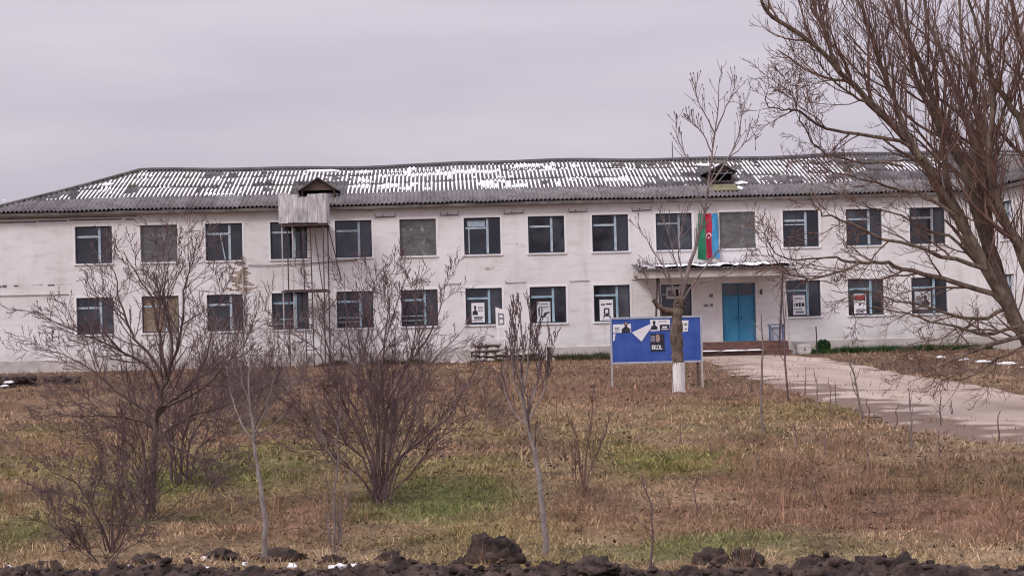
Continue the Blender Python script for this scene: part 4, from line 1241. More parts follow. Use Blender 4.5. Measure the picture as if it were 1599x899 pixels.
for pa_, pb_ in (((x1 - .5, TV0, 6.4), (x1 - .15, TV0, 3.45)), ((x1 + .05, TV1, 6.4), (x1 + .6, TV1 + .2, 3.9))):
    m_ = MB(); m_.bar(pa_, pb_, .042); m_.build('brace', M['steel_dark'], tow)

# ------------------------------------------------------------------ blue notice board
pL, pR = G(957, 603), G(1096, 603)
dL, dR = pL.y, pR.y
dB = (dL + dR) / 2
aL, aR = P(955, 560, dB), P(1096, 560, dB)
bw = (aR - aL).length
ang = math.atan2(aR.y - aL.y, aR.x - aL.x)
scale_px = F / dB
zt_, zb_ = P(955, 497, dB).z, P(955, 567, dB).z
gz = float(ground_h(np.array([aL.x]), np.array([aL.y]))[0])
board = tag(empty('notice_board', (aL.x, aL.y, 0), ang), 'wide blue notice board with pale frame on two posts', 'notice board')
m_ = MB(); m_.box(.03, bw - .03, -.012, .012, zb_ + .03, zt_ - .03); m_.build('panel', M['blue_panel'], board)
m_ = MB(); e = .028
m_.box(-e, e, -.03, .03, zb_ - e, zt_ + e); m_.box(bw - e, bw + e, -.03, .03, zb_ - e, zt_ + e); m_.box(e, bw - e, -.03, .03, zt_ - e, zt_ + e); m_.box(e, bw - e, -.03, .03, zb_ - e, zb_ + e)
m_.build('frame', M['board_frame'], board)
for u in (0.0, bw):
    m_ = MB(); m_.bar((u, 0.0, -.15), (u, 0.0, zb_ - e), .05); m_.build('post', M['steel_pale'], board)
m_ = MB(); m_.bar((bw - .12, .05, -.1), (bw - .12, .05, zb_ + .1), .07); m_.build('brace_post', M['timber'], board)


def brd(px, py):
    """pixel -> board coordinates (along, up)"""
    p = P(px, py, dB); return ((p - aL).x * math.cos(ang) + (p - aL).y * math.sin(ang), p.z)
def notice(name, quad, m, label, shapes, off=.016):
    pts = [brd(*q) for q in quad]
    ox, oz = min(p[0] for p in pts), min(p[1] for p in pts)
    m_ = MB()
    f = [(x - ox, 0, z - oz) for x, z in pts]
    m_.poly(f); m_.poly([(x, .003, z) for x, y, z in reversed(f)])
    for a, b in zip(f, f[1:] + f[:1]): m_.quad(a, (a[0], .003, a[2]), (b[0], .003, b[2]), b)
    o = m_.build(name, M[m]); p = Vector((aL.x, aL.y, 0)) + Vector((math.cos(ang), math.sin(ang), 0)) * ox + Vector((math.sin(ang), -math.cos(ang), 0)) * off
    o.location = (p.x, p.y, oz); o.rotation_euler = (0, 0, ang)
    tag(o, label, 'notice', 'papers on the blue board')
    w = max(p[0] for p in pts) - ox; h = max(p[1] for p in pts) - oz
    prints(o, [(k, [(x * w, z * h) for x, z in poly]) for k, poly in shapes])
    return o
notice('paper_notice', [(957, 519.5), (985.5, 519), (985, 505.5), (957, 506.5)], 'paper', 'white notice with dark bust at the top left of the blue board',
       [('ink', bust(.72, 0, .48, 1.35)), ('skin', [(.66, .92), (.78, .92), (.79, 1.2), (.65, 1.2)]), ('ink_mid', rect(.1, .36, .55, .62)), ('ink_mid', rect(.1, .3, .42, .47)), ('ink_mid', rect(.1, .4, .28, .33)), ('ink_mid', rect(.12, .34, .15, .2)), ('ink_mid', rect(.9, .98, .3, .5))])
notice('paper_notice', [(957, 532), (959.5, 532), (961, 521), (957.5, 521)], 'paper', 'torn white strip at the left edge of the blue board', [])
notice('paper_notice', [(986.5, 519), (1001.5, 533), (1017, 511), (1014.5, 506)], 'paper', 'tilted white torn sheet on the blue board', [], .022)
notice('paper_notice', [(1016, 517), (1046, 515), (1046, 498.5), (1015, 499)], 'paper', 'wide notice with two dark prints at the top of the blue board',
       [('ink', bust(.20, .12, .34, .80)), ('ink', rect(.48, .97, .02, .55)), ('paper', rect(.60, .85, .26, .40)), ('ink_mid', rect(.42, .85, .80, .86)), ('paper', rect(.55, .9, .10, .17))])
notice('paper_notice', [(1066, 518), (1074, 517), (1075, 500), (1064, 500)], 'paper', 'narrow white notice right of the trunk on the blue board', [('ink_mid', rect(.35, .8, .55, .75)), ('ink_mid', rect(.4, .8, .2, .3))])
nt_ = notice('paper_notice', [(1016, 548.5), (1038, 548), (1037, 521), (1015, 521)], 'ink', 'dark poster with pale face and big white letters on the blue board',
             [('ink_mid', rect(.03, .35, .55, .9)), ('skin', [(.42, .55), (.58, .5), (.68, .65), (.66, .9), (.5, .98), (.4, .88)]), ('ink', rect(.3, .8, .40, .52))], .019)
cu = bpy.data.curves.new('letters', 'FONT'); cu.body = 'EKOL'; cu.size = .17; cu.extrude = .001; cu.offset = .006
tmp = bpy.data.objects.new('letters', cu); COL.objects.link(tmp)
bpy.context.view_layer.update()
lme = bpy.data.meshes.new_from_object(tmp.evaluated_get(bpy.context.evaluated_depsgraph_get()))
bpy.data.objects.remove(tmp)
lme.materials.clear(); lme.materials.append(M['paper'])
o = link('lettering', lme, nt_); o.rotation_euler = (math.pi / 2, 0, 0); o.location = (.035, -.012, .06); o.scale = (.72, 1, 1)

# ------------------------------------------------------------------ small things by the wall
bt = tag(empty('small_bench', B(31.55, -1.0, .60), YAW), 'small faded blue bench beside the right canopy post', 'bench')
m_ = MB(); m_.box(-.38, .38, -.18, .18, .74, .80); m_.build('seat', M['bench_blue'], bt)
for sx in (-.3, .3):
    for sy in (-.13, .13):
        m_ = MB(); m_.bar((sx, sy, 0), (sx, sy, .74), .05); m_.build('leg', M['bench_blue'], bt)
m_ = MB(); m_.box(-.27, .27, -.02, .02, .05, .66); m_.build('back_panel', M['board_frame'], bt)
o = lump('white_block', B(32.62, -2.0, .02), .28, .25, .3, M['box_white'], 91, .08, 1.2, 3)
m_ = MB(); m_.box(-.28, .28, -.22, .22, -.08, .42); me = m_.mesh('white_block', M['box_white']); o.data = me
bv = o.modifiers.new('bevel', 'BEVEL'); bv.width = .03; bv.segments = 2; o.rotation_euler = (0, 0, YAW + .1)
tag(o, 'dirty white concrete block at the right end of the steps', 'block')
m_ = MB(); m_.poly([(-.1, -.223, .15), (0, -.223, .12), (.03, -.223, .25), (-.06, -.223, .27)]); m_.build('stain', M['ink_mid'], o)
m_ = MB(); m_.pipe([(0, 0, -.1), (.02, 0, .7), (.0, 0, 1.25)], .03, 7); o = m_.build('iron_stake', M['steel_dark']); o.location = B(33.15, -2.2, 0)
tag(o, 'dark upright stake right of the white block', 'stake')

# rough stone bed and white stele left of the young poplar
def stone_mesh(seed):
    o = lump('stone', (0, 0, 0), 1, 1, 1, M['stone'], seed, .18, 1.4, 2); me = o.data; bpy.data.objects.remove(o); return me
SM = [stone_mesh(s_) for s_ in (201, 202, 203, 204)]
bed = tag(empty('stone_bed', B(17.3, -2.2, 0), YAW), 'low broken flower bed of pale rubble stones before the wall', 'stone bed')
for r_ in range(4):
    x = -.02 + .13 * (r_ % 2)
    while x < (3.1, 3.0, 2.2, 1.3)[r_]:
        w = U(.26, .52)
        o = link('stone', random.choice(SM), bed); h = .25
        o.scale = (w * .56, .20, h * .62); o.location = (x + w / 2, U(-.03, .03), .10 + r_ * .23 + U(-.03, .03)); o.rotation_euler = (U(-.1, .1), U(-.1, .1), U(-.3, .3))
        x += w
m_ = MB(); m_.box(.05, 3.0, .03, 1.2, -.05, .42); m_.build('earth_fill', M['soil'], bed)
m_ = MB(); m_.box(.0, 1.35, .06, .22, .40, .80); m_.build('back_slab', M['stone'], bed, bevel=.03)

ste = tag(empty('white_stele', B(atB(783, 540, -1.6)[0], -1.6, 0), YAW), 'slim slanted-top white sign panel on a pale leg before the wall', 'sign')
sz1 = atB(783, 479, -1.6)[1]
m_ = MB(); a = .23
m_.poly([(-a, 0, sz1 - .95), (a, 0, sz1 - .95), (a, 0, sz1 - .16), (-a, 0, sz1)]); m_.poly([(-a, .05, sz1), (a, .05, sz1 - .16), (a, .05, sz1 - .95), (-a, .05, sz1 - .95)])
for p, q in (((-a, sz1 - .95), (a, sz1 - .95)), ((a, sz1 - .95), (a, sz1 - .16)), ((a, sz1 - .16), (-a, sz1)), ((-a, sz1), (-a, sz1 - .95))):
    m_.quad((p[0], 0, p[1]), (p[0], .05, p[1]), (q[0], .05, q[1]), (q[0], 0, q[1]))
m_.build('panel', M['plaster'], ste)
m_ = MB(); m_.bar((-.13, .03, 0), (-.13, .03, sz1 - .95), .09); m_.bar((.17, .03, 0), (.13, .03, sz1 - .95), .05); m_.build('leg', M['plaster'], ste)
m_ = MB(); m_.box(-.3, .5, -.02, .06, 1.02, 1.10); m_.build('crossbar', M['plaster'], ste)
m_ = MB(); zc = sz1 - .55
for q in (rect(-.12, -.06, zc - .3, zc + .28), rect(-.06, .14, zc + .18, zc + .25), rect(.10, .16, zc - .25, zc + .18), rect(-.06, .10, zc - .02, zc + .06), rect(-.04, .12, zc - .28, zc - .2)):
    m_.poly([(x, -.004, z) for x, z in q])
m_.build('print', M['ink_mid'], ste)
for k, (px, py, s_, lab) in enumerate([(709, 571, .22, 'left one of two pale stones at the foot of the wall'), (724, 570, .2, 'right one of two pale stones at the foot of the wall'), (857, 565, .34, 'flat pale stone right of the stone bed'),
                                       (968, 566, .2, 'pale stone hidden near the left foot of the blue board')][:3]):
    p = G(px, py - 3); q = B(atB(px, py, -3)[0], -3.0 - k * .2, .03)
    tag(lump('rubble_stone', q, s_, s_ * .7, s_ * .5, M['stone'], k + 301, .25, 1.6, 3), lab, 'stone', 'loose stones before the wall')

# dark heap with snow at the left edge, before the wall
hp = G(20, 602)
for k, (dx, dy, s_, lab) in enumerate([(0, 0, 1.0, 'nearest dark soil heap at the left edge'), (1.5, 1.2, .7, 'smaller dark heap beside the heap at the left edge'), (-1.4, 1.5, .9, 'dark heap cut by the left frame edge')]):
    tag(lump('earth_heap', (hp.x + dx, hp.y + dy, .0), s_, s_ * .8, s_ * .38, M['soil'], 60 + k, .45, 2.0), lab, 'earth heap', 'earth heaps at the left edge')
for k, (px, py, rx, lab) in enumerate([(14, 597, .28, 'larger snow patch on the dark heap at the left'), (8, 603, .18, 'smaller snow patch low on the dark heap at the left')]):
    p = P(px, py, hp.y - .85 - .25 * k); tag(lump('snow_patch', p, rx * .6, .14, .06, M['snow'], 70 + k, .45, 2.0, 3), lab, 'snow', 'snow on the left heap')
for k, (px, py, rx, ry, lab) in enumerate([(12, 892, .09, .06, 'leftmost snow patch on the ploughed soil'), (38, 897, .05, .04, 'small snow crumb right of the leftmost snow'), (201, 892, .03, .03, 'tiny snow crumb before the small shrub'),
                                           (320, 888, .09, .05, 'snow patch below the flat grey clod'), (318, 878, .04, .02, 'thin snow sliver on the clod top'), (382, 887, .07, .03, 'flat snow patch left of the pale sapling'),
                                           (456, 893, .06, .05, 'snow lump right of the pale sapling'), (528, 893, .14, .05, 'long snow strip below the thin sapling'), (553, 890, .05, .03, 'snow crumb at the end of the long strip')]):
    p = on_soil(px, py)
    tag(lump('snow_patch', (p.x, p.y, p.z + .022), rx * .8, ry * .8, .035, M['snow'], 100 + k, .5, 2.2, 3), lab, 'snow', 'snow on the ploughed soil')
for k, (px, py, rx, lab) in enumerate([(1470, 545, .35, 'thin snow streak left of the others under the right tree'), (1505, 549, .5, 'snow streak under the drooping branch at right'), (1535, 552, .8, 'longest snow streak under the right tree'), (1572, 555, .7, 'snow streak near the right edge'), (1597, 562, .4, 'snow streak cut by the right edge')]):
    p = G(px, py + 14); tag(lump('snow_patch', (p.x, p.y, .03), rx * .5, .16, .06, M['snow'], 130 + k, .45, 2.0, 3), lab, 'snow', 'snow streaks under the right tree')

# ------------------------------------------------------------------ bare trees
def tubes_mesh(name, tubes, mats, parent):
    """tubes: list of (points list, radii list, sides, material index)"""
    groups = {}
    for pts, rad, sd_, mi in tubes: groups.setdefault((len(pts), sd_), []).append((pts, rad, mi))
    VS, FS, MI = [], [], []; base_ = 0
    for (n, k), lst in groups.items():
        Pn = np.array([[tuple(p) for p in l[0]] for l in lst]); Rn = np.array([l[1] for l in lst]); m_ = len(lst)
        Tn = np.empty_like(Pn); Tn[:, 1:-1] = Pn[:, 2:] - Pn[:, :-2]; Tn[:, 0] = Pn[:, 1] - Pn[:, 0]; Tn[:, -1] = Pn[:, -1] - Pn[:, -2]
        Tn /= np.linalg.norm(Tn, axis=2, keepdims=True) + 1e-9
        main = (Pn[:, -1] - Pn[:, 0]); ref = np.where((np.abs(main[:, 2]) > .8 * np.linalg.norm(main, axis=1))[:, None], np.array([[1., .13, 0]]), np.array([[0., .1, 1.]]))
        X = np.cross(Tn, ref[:, None, :]); X /= np.linalg.norm(X, axis=2, keepdims=True) + 1e-9
        Yv = np.cross(Tn, X)
        a = 2 * np.pi * np.arange(k) / k
        ring = Pn[:, :, None, :] + (X[:, :, None, :] * np.cos(a)[None, None, :, None] + Yv[:, :, None, :] * np.sin(a)[None, None, :, None]) * Rn[:, :, None, None]
        VS.append(ring.reshape(-1, 3))
        ids = base_ + np.arange(m_ * n * k).reshape(m_, n, k)
        nxt = np.roll(ids, -1, axis=2)
        f = np.stack([ids[:, :-1], nxt[:, :-1], nxt[:, 1:], ids[:, 1:]], -1)
        MI.append(np.repeat(np.array([l[2] for l in lst]), (n - 1) * k))
        FS.append(f.reshape(-1, 4)); base_ += m_ * n * k
    me = np_mesh(name, np.concatenate(VS), np.concatenate(FS), mats, None, True, np.concatenate(MI))
    return link(name, me, parent)


def rvec(): return Vector((random.gauss(0, 1), random.gauss(0, 1), random.gauss(0, 1)))


def grow(out, p, d, L, r, lvl, cfg):
    n = cfg['n'][lvl]; step = L / (n - 1); pts = [p]; d = d.normalized()
    for i in range(n - 1):
        d = (d + rvec() * cfg['wander'] + Vector((0, 0, cfg['up'])) / n).normalized()
        p = p + d * step; pts.append(p)
    rads = [max(cfg['rmin'], r * (1 - (1 - cfg['tip']) * i / (n - 1))) for i in range(n)]
    out.append((pts, rads, cfg['sides'][lvl], 0))
    if lvl + 1 < len(cfg['n']):
        spawn(out, pts, rads, L, lvl + 1, cfg)


def spawn(out, pts, rads, L, lvl, cfg, count=None, lo=.18, Ls=None):
    cnt = count if count is not None else cfg['kids'][lvl]
    n = len(pts)
    for c in range(cnt):
        t = lo + (1 - lo) * (c + random.random()) / cnt
        f = min(t, .999) * (n - 1); i = int(f); q = f - i
        p = pts[i].lerp(pts[i + 1], q); d = (pts[i + 1] - pts[i]).normalized()
        ax = d.cross(rvec()).normalized()
        ang_ = math.radians(random.gauss(cfg['ang'], 9))
        nd = (Matrix.Rotation(ang_, 3, ax) @ d)
        nd.y *= cfg.get('ysq', 1.0)
        r = (rads[i] * (1 - q) + rads[i + 1] * q) * U(.42, .62)
        l = (Ls if Ls else L) * cfg['ratio'][lvl] * U(.6, 1.2) * (1.15 - .55 * t)
        grow(out, p, nd, l, max(r, cfg['rmin']), lvl, cfg)


def smooth_path(pts, per=3, jit=0.0):
    """Catmull-Rom through control points"""
    o = []
    q = [pts[0] * 2 - pts[1]] + pts + [pts[-1] * 2 - pts[-2]]
    for i in range(1, len(q) - 2):
        for k in range(per):
            t = k / per
            o.append(.5 * ((2 * q[i]) + (-q[i - 1] + q[i + 1]) * t + (2 * q[i - 1] - 5 * q[i] + 4 * q[i + 1] - q[i + 2]) * t * t + (-q[i - 1] + 3 * q[i] - 3 * q[i + 1] + q[i + 2]) * t ** 3))
    o.append(pts[-1])
    if jit: o = [o[0]] + [p + rvec() * jit for p in o[1:]]
    return o


def stem(px, d0, d1, r0, r1, per=3, jit=0.0, ex=1.35):
    n = len(px)
    pts = [P(x, y, d0 + (d1 - d0) * (i / (n - 1)) ** 1.2) for i, (x, y) in enumerate(px)]
    pts = smooth_path(pts, per, jit)
    rad = [r1 + (r0 - r1) * (1 - i / (len(pts) - 1)) ** ex for i in range(len(pts))]
    return pts, rad


# --- A: the big many-stemmed tree at the right
DA = 36.0
bigt = tag(empty('bare_tree', (P(1640, 640, 34.6).x, 34.6, 0)), 'huge leafless many-stemmed tree leaning in from the right', 'tree')
cfgA = dict(n=[6, 6, 5, 4], wander=.11, up=.75, rmin=.0045, tip=.35, sides=[6, 5, 4, 3], kids=[0, 7, 6, 4], ang=36, ratio=[1, .5, .48, .5], ysq=.8)
TA, CA = [], []
mainA = [
    ([(1648, 640), (1622, 575), (1585, 500), (1540, 420), (1494, 335), (1467, 300), (1440, 249), (1389, 190), (1345, 145), (1311, 113), (1272, 70), (1206, 27), (1188, 2)], 34.6, 33.0, .150, .030),
    ([(1596, 520), (1560, 440), (1530, 350), (1506, 265), (1482, 222), (1459, 167), (1440, 109), (1408, 39), (1398, -20), (1385, -80)], 34.8, 35.5, .125, .028),
    ([(1440, 249), (1416, 206), (1393, 148), (1373, 101), (1350, 23), (1338, -50)], 33.7, 34.5, .062, .016),
    ([(1580, 480), (1555, 410), (1535, 330), (1525, 241), (1510, 195), (1494, 148), (1467, 78), (1447, 23), (1440, -60)], 35.0, 36.8, .11, .028),
    ([(1572, 460), (1550, 380), (1540, 300), (1530, 220), (1520, 140), (1500, 60), (1497, -60)], 35.2, 37.8, .09, .024),
    ([(1648, 640), (1630, 500), (1599, 400), (1569, 348), (1552, 293), (1545, 240), (1550, 160), (1540, 60), (1545, -40)], 34.6, 34.0, .15, .028),
    ([(1650, 620), (1640, 480), (1628, 320), (1599, 205), (1570, 155), (1556, 132), (1535, 80), (1515, 0)], 34.6, 33.4, .11, .024),
    ([(1655, 600), (1640, 400), (1618, 220), (1605, 100), (1591, 39), (1580, 0), (1570, -60)], 34.8, 36.0, .11, .024),
    ([(1311, 113), (1295, 70), (1275, 20), (1262, -30)], 33.3, 33.6, .05, .015),
    ([(1389, 190), (1352, 160), (1318, 142), (1285, 105), (1262, 62)], 33.6, 32.6, .035, .009),
    ([(1510, 360), (1480, 290), (1470, 210), (1430, 120), (1418, 40), (1412, -30)], 35.0, 34.2, .08, .02),
]
for px, d0, d1, r0, r1 in mainA:
    pts, rad = stem(px, d0, d1, r0, r1, 3, .012, 1.15); rad = [r * U(.93, 1.08) for r in rad]; TA.append((pts, rad, 10, 0))
    spawn(CA, pts, rad, 1, 1, cfgA, count=18, lo=.25, Ls=3.7)
lowA = [
    ([(1585, 500), (1550, 460), (1468, 436), (1410, 419), (1377, 411), (1336, 411), (1303, 403), (1262, 405), (1221, 403), (1196, 374)], 34.5, 32.0, .065, .010),
    ([(1340, 411), (1303, 427), (1250, 434), (1215, 410), (1200, 394)], 32.6, 31.6, .028, .008),
    ([(1540, 420), (1470, 400), (1377, 370), (1310, 342), (1279, 329), (1262, 300)], 34.0, 32.4, .05, .008),
    ([(1630, 530), (1599, 525), (1537, 540), (1500, 557), (1449, 576), (1420, 575)], 34.6, 32.0, .07, .008),
    ([(1440, 249), (1405, 222), (1335, 210), (1288, 202), (1249, 177), (1233, 169), (1214, 171), (1196, 161), (1200, 144)], 33.7, 32.4, .045, .008),
    ([(1249, 177), (1240, 158), (1233, 136)], 32.6, 32.5, .014, .006),
    ([(1410, 260), (1323, 249), (1280, 233), (1253, 195), (1249, 177)], 33.5, 32.6, .03, .01),
    ([(1490, 335), (1430, 300), (1370, 285), (1300, 268), (1240, 240)], 33.9, 33.0, .04, .007),
    ([(1575, 480), (1520, 500), (1450, 478), (1400, 470), (1350, 455), (1300, 455)], 34.4, 32.6, .045, .007),
    ([(1590, 510), (1530, 520), (1470, 505), (1420, 490), (1370, 480), (1330, 490)], 34.2, 32.0, .04, .007),
    ([(1560, 460), (1500, 380), (1450, 360), (1390, 330), (1340, 320), (1290, 290)], 34.8, 35.4, .04, .007),
    ([(1600, 540), (1560, 560), (1520, 585), (1480, 590), (1440, 560)], 34.2, 33.2, .03, .006),
]
cfgL = dict(cfgA); cfgL.update(ang=42, up=.18, wander=.16, ratio=[1, .55, .55, .55], kids=[0, 6, 5, 4])
for px, d0, d1, r0, r1 in lowA:
    pts, rad = stem(px, d0, d1, r0, r1, 3, .02); TA.append((pts, rad, 7, 0))
    spawn(CA, pts, rad, 1, 1, cfgL, count=12, lo=.10, Ls=2.0)
# dense reddish water shoots around the fork
for i in range(170):
    px, d0, d1, r0, r1 = random.choice(mainA[:7])
    pts, rad = stem(px, d0, d1, r0, r1, 2)
    k = random.randint(2, len(pts) // 2 + 2); p = pts[k]
    cfgS = dict(cfgA); cfgS.update(n=[0, 6, 4], sides=[5, 4, 3], kids=[0, 0, 5], up=.9, ang=30)
    grow(CA, p, Vector((U(-.5, .35), U(-.4, .4), 1)), U(.8, 2.4), U(.010, .020), 1, cfgS)
tw = bigt.location
def local_tubes(tubes, o):
    off = Vector(o.location)
    return [([p - off for p in pts], rad, s_, mi) for pts, rad, s_, mi in tubes]
tubes_mesh('trunk', local_tubes(TA, bigt), M['bark_olive'], bigt)
tubes_mesh('crown', local_tubes(CA, bigt), M['twig_red'], bigt)

# --- B: pollarded tree with limewashed foot
pb = G(1059, 613)
dBt = pb.y
polt = tag(empty('pollarded_tree', (pb.x, pb.y, 0)), 'pollarded tree with whitewashed trunk foot before the blue board', 'tree')
def flare(pts, rad):
    return pts, [r * (1 + .22 * max(0, 1 - i / 2.0)) for i, r in enumerate(rad)]
s60 = F / dBt
ptsW, radW = stem([(1060, 618), (1060, 600), (1060, 583), (1059.5, 566)], dBt, dBt, 9.6 / s60, 9.4 / s60, 3, .004)
ptsT, radT = stem([(1059.5, 567), (1057, 545), (1056, 520), (1057, 495), (1060, 478), (1061, 472)], dBt, dBt, 9.4 / s60, 8.4 / s60, 4, .012)
radT = [r * U(.88, 1.14) for r in radT]
TB = [(ptsT, radT, 12, 0)]
ptsK, radK = stem([(1055, 488), (1040, 484), (1028, 478), (1021, 468)], dBt, dBt - .2, 5.5 / s60, 3.5 / s60, 3, .008)
TB.append((ptsK, radK, 8, 0))
BB = []
leadB = [
    ([(1060, 476), (1066, 455), (1075, 420), (1087, 380), (1098, 340), (1105, 290), (1113, 235), (1120, 180), (1123, 130), (1127, 108)], 0, .4, .072, .008),
    ([(1117, 210), (1100, 178), (1087, 150), (1086, 128)], .35, .6, .022, .006),
    ([(1112, 240), (1098, 210), (1085, 196), (1075, 185)], .3, 0, .02, .006),
    ([(1118, 205), (1132, 170), (1146, 140), (1148, 126)], .4, .8, .022, .006),
    ([(1104, 295), (1135, 250), (1152, 215), (1160, 175), (1162, 150)], .1, .8, .028, .006),
    ([(1135, 250), (1160, 228), (1172, 200), (1180, 215)], .4, .9, .016, .006),
    ([(1100, 330), (1082, 280), (1070, 240), (1056, 212), (1058, 185)], .1, -.5, .024, .006),
    ([(1062, 474), (1085, 440), (1110, 405), (1140, 375), (1160, 362), (1178, 320)], 0, -.6, .030, .007),
    ([(1085, 440), (1120, 435), (1150, 420), (1175, 395)], -.2, -.8, .018, .006),
    ([(1060, 474), (1066, 440), (1052, 400), (1042, 360), (1030, 330), (1022, 310)], 0, .5, .024, .006),
    ([(1058, 474), (1045, 430), (1022, 395), (1004, 365), (995, 350)], 0, .3, .022, .006),
    ([(1060, 472), (1064, 430), (1060, 380), (1070, 340), (1080, 312)], 0, -.4, .022, .006),
    ([(1058, 476), (1050, 455), (1040, 430), (1020, 415), (1008, 412)], 0, -.3, .018, .006),
    ([(1021, 468), (1010, 440), (1003, 418)], -.2, -.3, .018, .006),
]
cfgB = dict(n=[5, 5, 4, 3], wander=.09, up=.8, rmin=.0065, tip=.5, sides=[6, 4, 4, 3], kids=[0, 5, 4, 0], ang=32, ratio=[1, .55, .5, .5])
for j, (px, a, b, r0, r1) in enumerate(leadB):
    pts, rad = stem(px, dBt + a, dBt + b, r0, r1, 3, .01); BB.append((pts, rad, 7, 0))
    spawn(BB, pts, rad, 1, 2, dict(cfgB, ratio=[1, 1, .55, .5]), count=17 if j else 26, lo=.30, Ls=.95)
# swollen buds at the shoot tips
for pts, rad, s_, mi in list(BB):
    if pts[-1].z > 4.5 and random.random() < .75:
        e = pts[-1]; d = (pts[-1] - pts[-2]).normalized(); BB.append(([e - d * .01, e + d * .05, e + d * .10], [.006, .017, .003], 4, 0))
tubes_mesh('limewashed_foot', local_tubes([(ptsW, flare(ptsW, radW)[1], 14, 0)], polt), M['lime'], polt)
tubes_mesh('trunk', local_tubes(TB, polt), M['bark_olive'], polt)
tubes_mesh('crown', local_tubes(BB, polt), M['twig_grey'], polt)

# --- bushes and saplings of the near field
cfgC = dict(n=[6, 6, 5, 4], wander=.13, up=.40, rmin=.0026, tip=.4, sides=[6, 5, 4, 3], kids=[0, 6, 6, 4], ang=38, ratio=[1, .55, .50, .48])


def bush(name, label, base, stems, extra, cfg, tm_, cm_, count=9, Ls=.9, cat='bush', trunk_sides=8, group=None, spread_=.9, tall=1.4, er=.010):
    g = G(*base); d0 = g.y
    o = tag(empty(name, (g.x, g.y, float(ground_h(np.array([g.x]), np.array([g.y]))[0]))), label, cat, group)
    Tt, Cc = [], []
    for px, dd, r0, r1 in stems:
        pts, rad = stem(px, d0, d0 + dd, r0, r1, 3, .006, 1.25); Tt.append((pts, rad, trunk_sides, 0))
        spawn(Cc, pts, rad, 1, 1, cfg, count=count, lo=.25, Ls=Ls)
    for i in range(extra):
        a = U(0, 6.283); p = Vector((g.x + U(-.12, .12), g.y + U(-.12, .12), o.location.z - .02))
        grow(Tt if i < extra * .3 else Cc, p, Vector((math.cos(a) * spread_, math.sin(a) * spread_, 1.0)), tall * U(.6, 1.1), er * U(.6, 1.2), 0, cfg)
    tubes_mesh('trunk', local_tubes(Tt, o), tm_, o); tubes_mesh('crown', local_tubes(Cc, o), cm_, o)
    return o


bush('bare_fruit_tree', 'spreading leafless fruit tree with a dark stout trunk at the left', (237, 797), [
    ([(237, 799), (239, 740), (241, 690), (246, 640), (253, 610), (260, 588), (252, 540), (243, 495), (235, 461), (215, 432), (192, 392)], -.3, .045, .005),
    ([(260, 588), (266, 572), (278, 542), (286, 496), (286, 455), (296, 423), (293, 380)], .3, 0.0230, .005),
    ([(258, 592), (238, 560), (212, 530), (196, 495), (186, 467), (180, 429), (163, 402)], .4, 0.0213, .005),
    ([(250, 618), (235, 577), (195, 551), (160, 533), (116, 516), (57, 487)], -.6, 0.0213, .005),
    ([(244, 655), (262, 630), (285, 612), (310, 582), (325, 545), (335, 500), (345, 455)], .5, 0.0213, .005),
    ([(246, 640), (280, 625), (320, 605), (350, 570), (380, 540), (400, 500)], -.4, 0.0180, .004),
    ([(243, 660), (225, 640), (180, 610), (140, 575), (100, 555), (72, 545)], .5, 0.0180, .004),
    ([(242, 670), (215, 655), (170, 648), (120, 650), (80, 640)], -.5, 0.0164, .004),
    ([(242, 690), (270, 665), (310, 645), (360, 630), (400, 590)], .8, 0.0164, .004),
    ([(225, 790), (228, 740), (222, 690), (208, 650), (200, 610), (198, 560)], .5, 0.0213, .004),
    ([(262, 585), (268, 540), (262, 500), (255, 460), (262, 410), (270, 380)], .1, .02, .004),
    ([(246, 680), (280, 700), (320, 725), (330, 735)], -.2, .012, .004),
], 10, cfgC, M['bark'], M['twig'], 17, 1.4, 'tree', spread_=.9, tall=1.3, er=.007)
bush('bare_bush', 'large rounded leafless bush of many stems left of centre', (595, 778), [
    ([(592, 780), (586, 740), (575, 690), (555, 640), (527, 585), (513, 545), (500, 500), (492, 455)], -.3, 0.0213, .004),
    ([(596, 780), (598, 720), (600, 660), (597, 561), (604, 513), (607, 473), (604, 433)], .2, 0.0213, .004),
    ([(600, 778), (608, 710), (618, 640), (628, 583), (652, 551), (676, 513), (690, 473), (695, 433)], -.2, 0.0213, .004),
    ([(602, 776), (625, 715), (655, 690), (700, 650), (730, 600), (745, 570)], .4, 0.0197, .004),
    ([(590, 776), (570, 700), (545, 650), (508, 567), (473, 529), (439, 519)], .5, 0.0180, .004),
    ([(594, 778), (590, 700), (580, 620), (569, 551), (577, 508), (580, 468), (591, 425)], -.4, 0.0180, .004),
    ([(598, 776), (612, 690), (640, 620), (676, 564), (724, 516)], .6, 0.0180, .004),
    ([(586, 776), (560, 742), (530, 720), (500, 690), (475, 660)], -.5, 0.0148, .004),
    ([(588, 774), (566, 715), (540, 690), (520, 640), (490, 600), (455, 570)], .3, .02, .004),
    ([(598, 776), (600, 690), (610, 620), (640, 560), (650, 500), (648, 440)], .3, 0.0180, .004),
    ([(594, 776), (588, 680), (565, 600), (545, 540), (540, 490), (537, 430)], .6, 0.0180, .004),
    ([(596, 778), (590, 720), (592, 650), (575, 590), (600, 540), (620, 470), (640, 420)], -.2, 0.0148, .004),
    ([(604, 776), (640, 740), (680, 690), (720, 665), (760, 640)], -.3, 0.0131, .004),
], 12, cfgC, M['twig'], M['twig'], 14, 1.4, spread_=.6, tall=1.9)
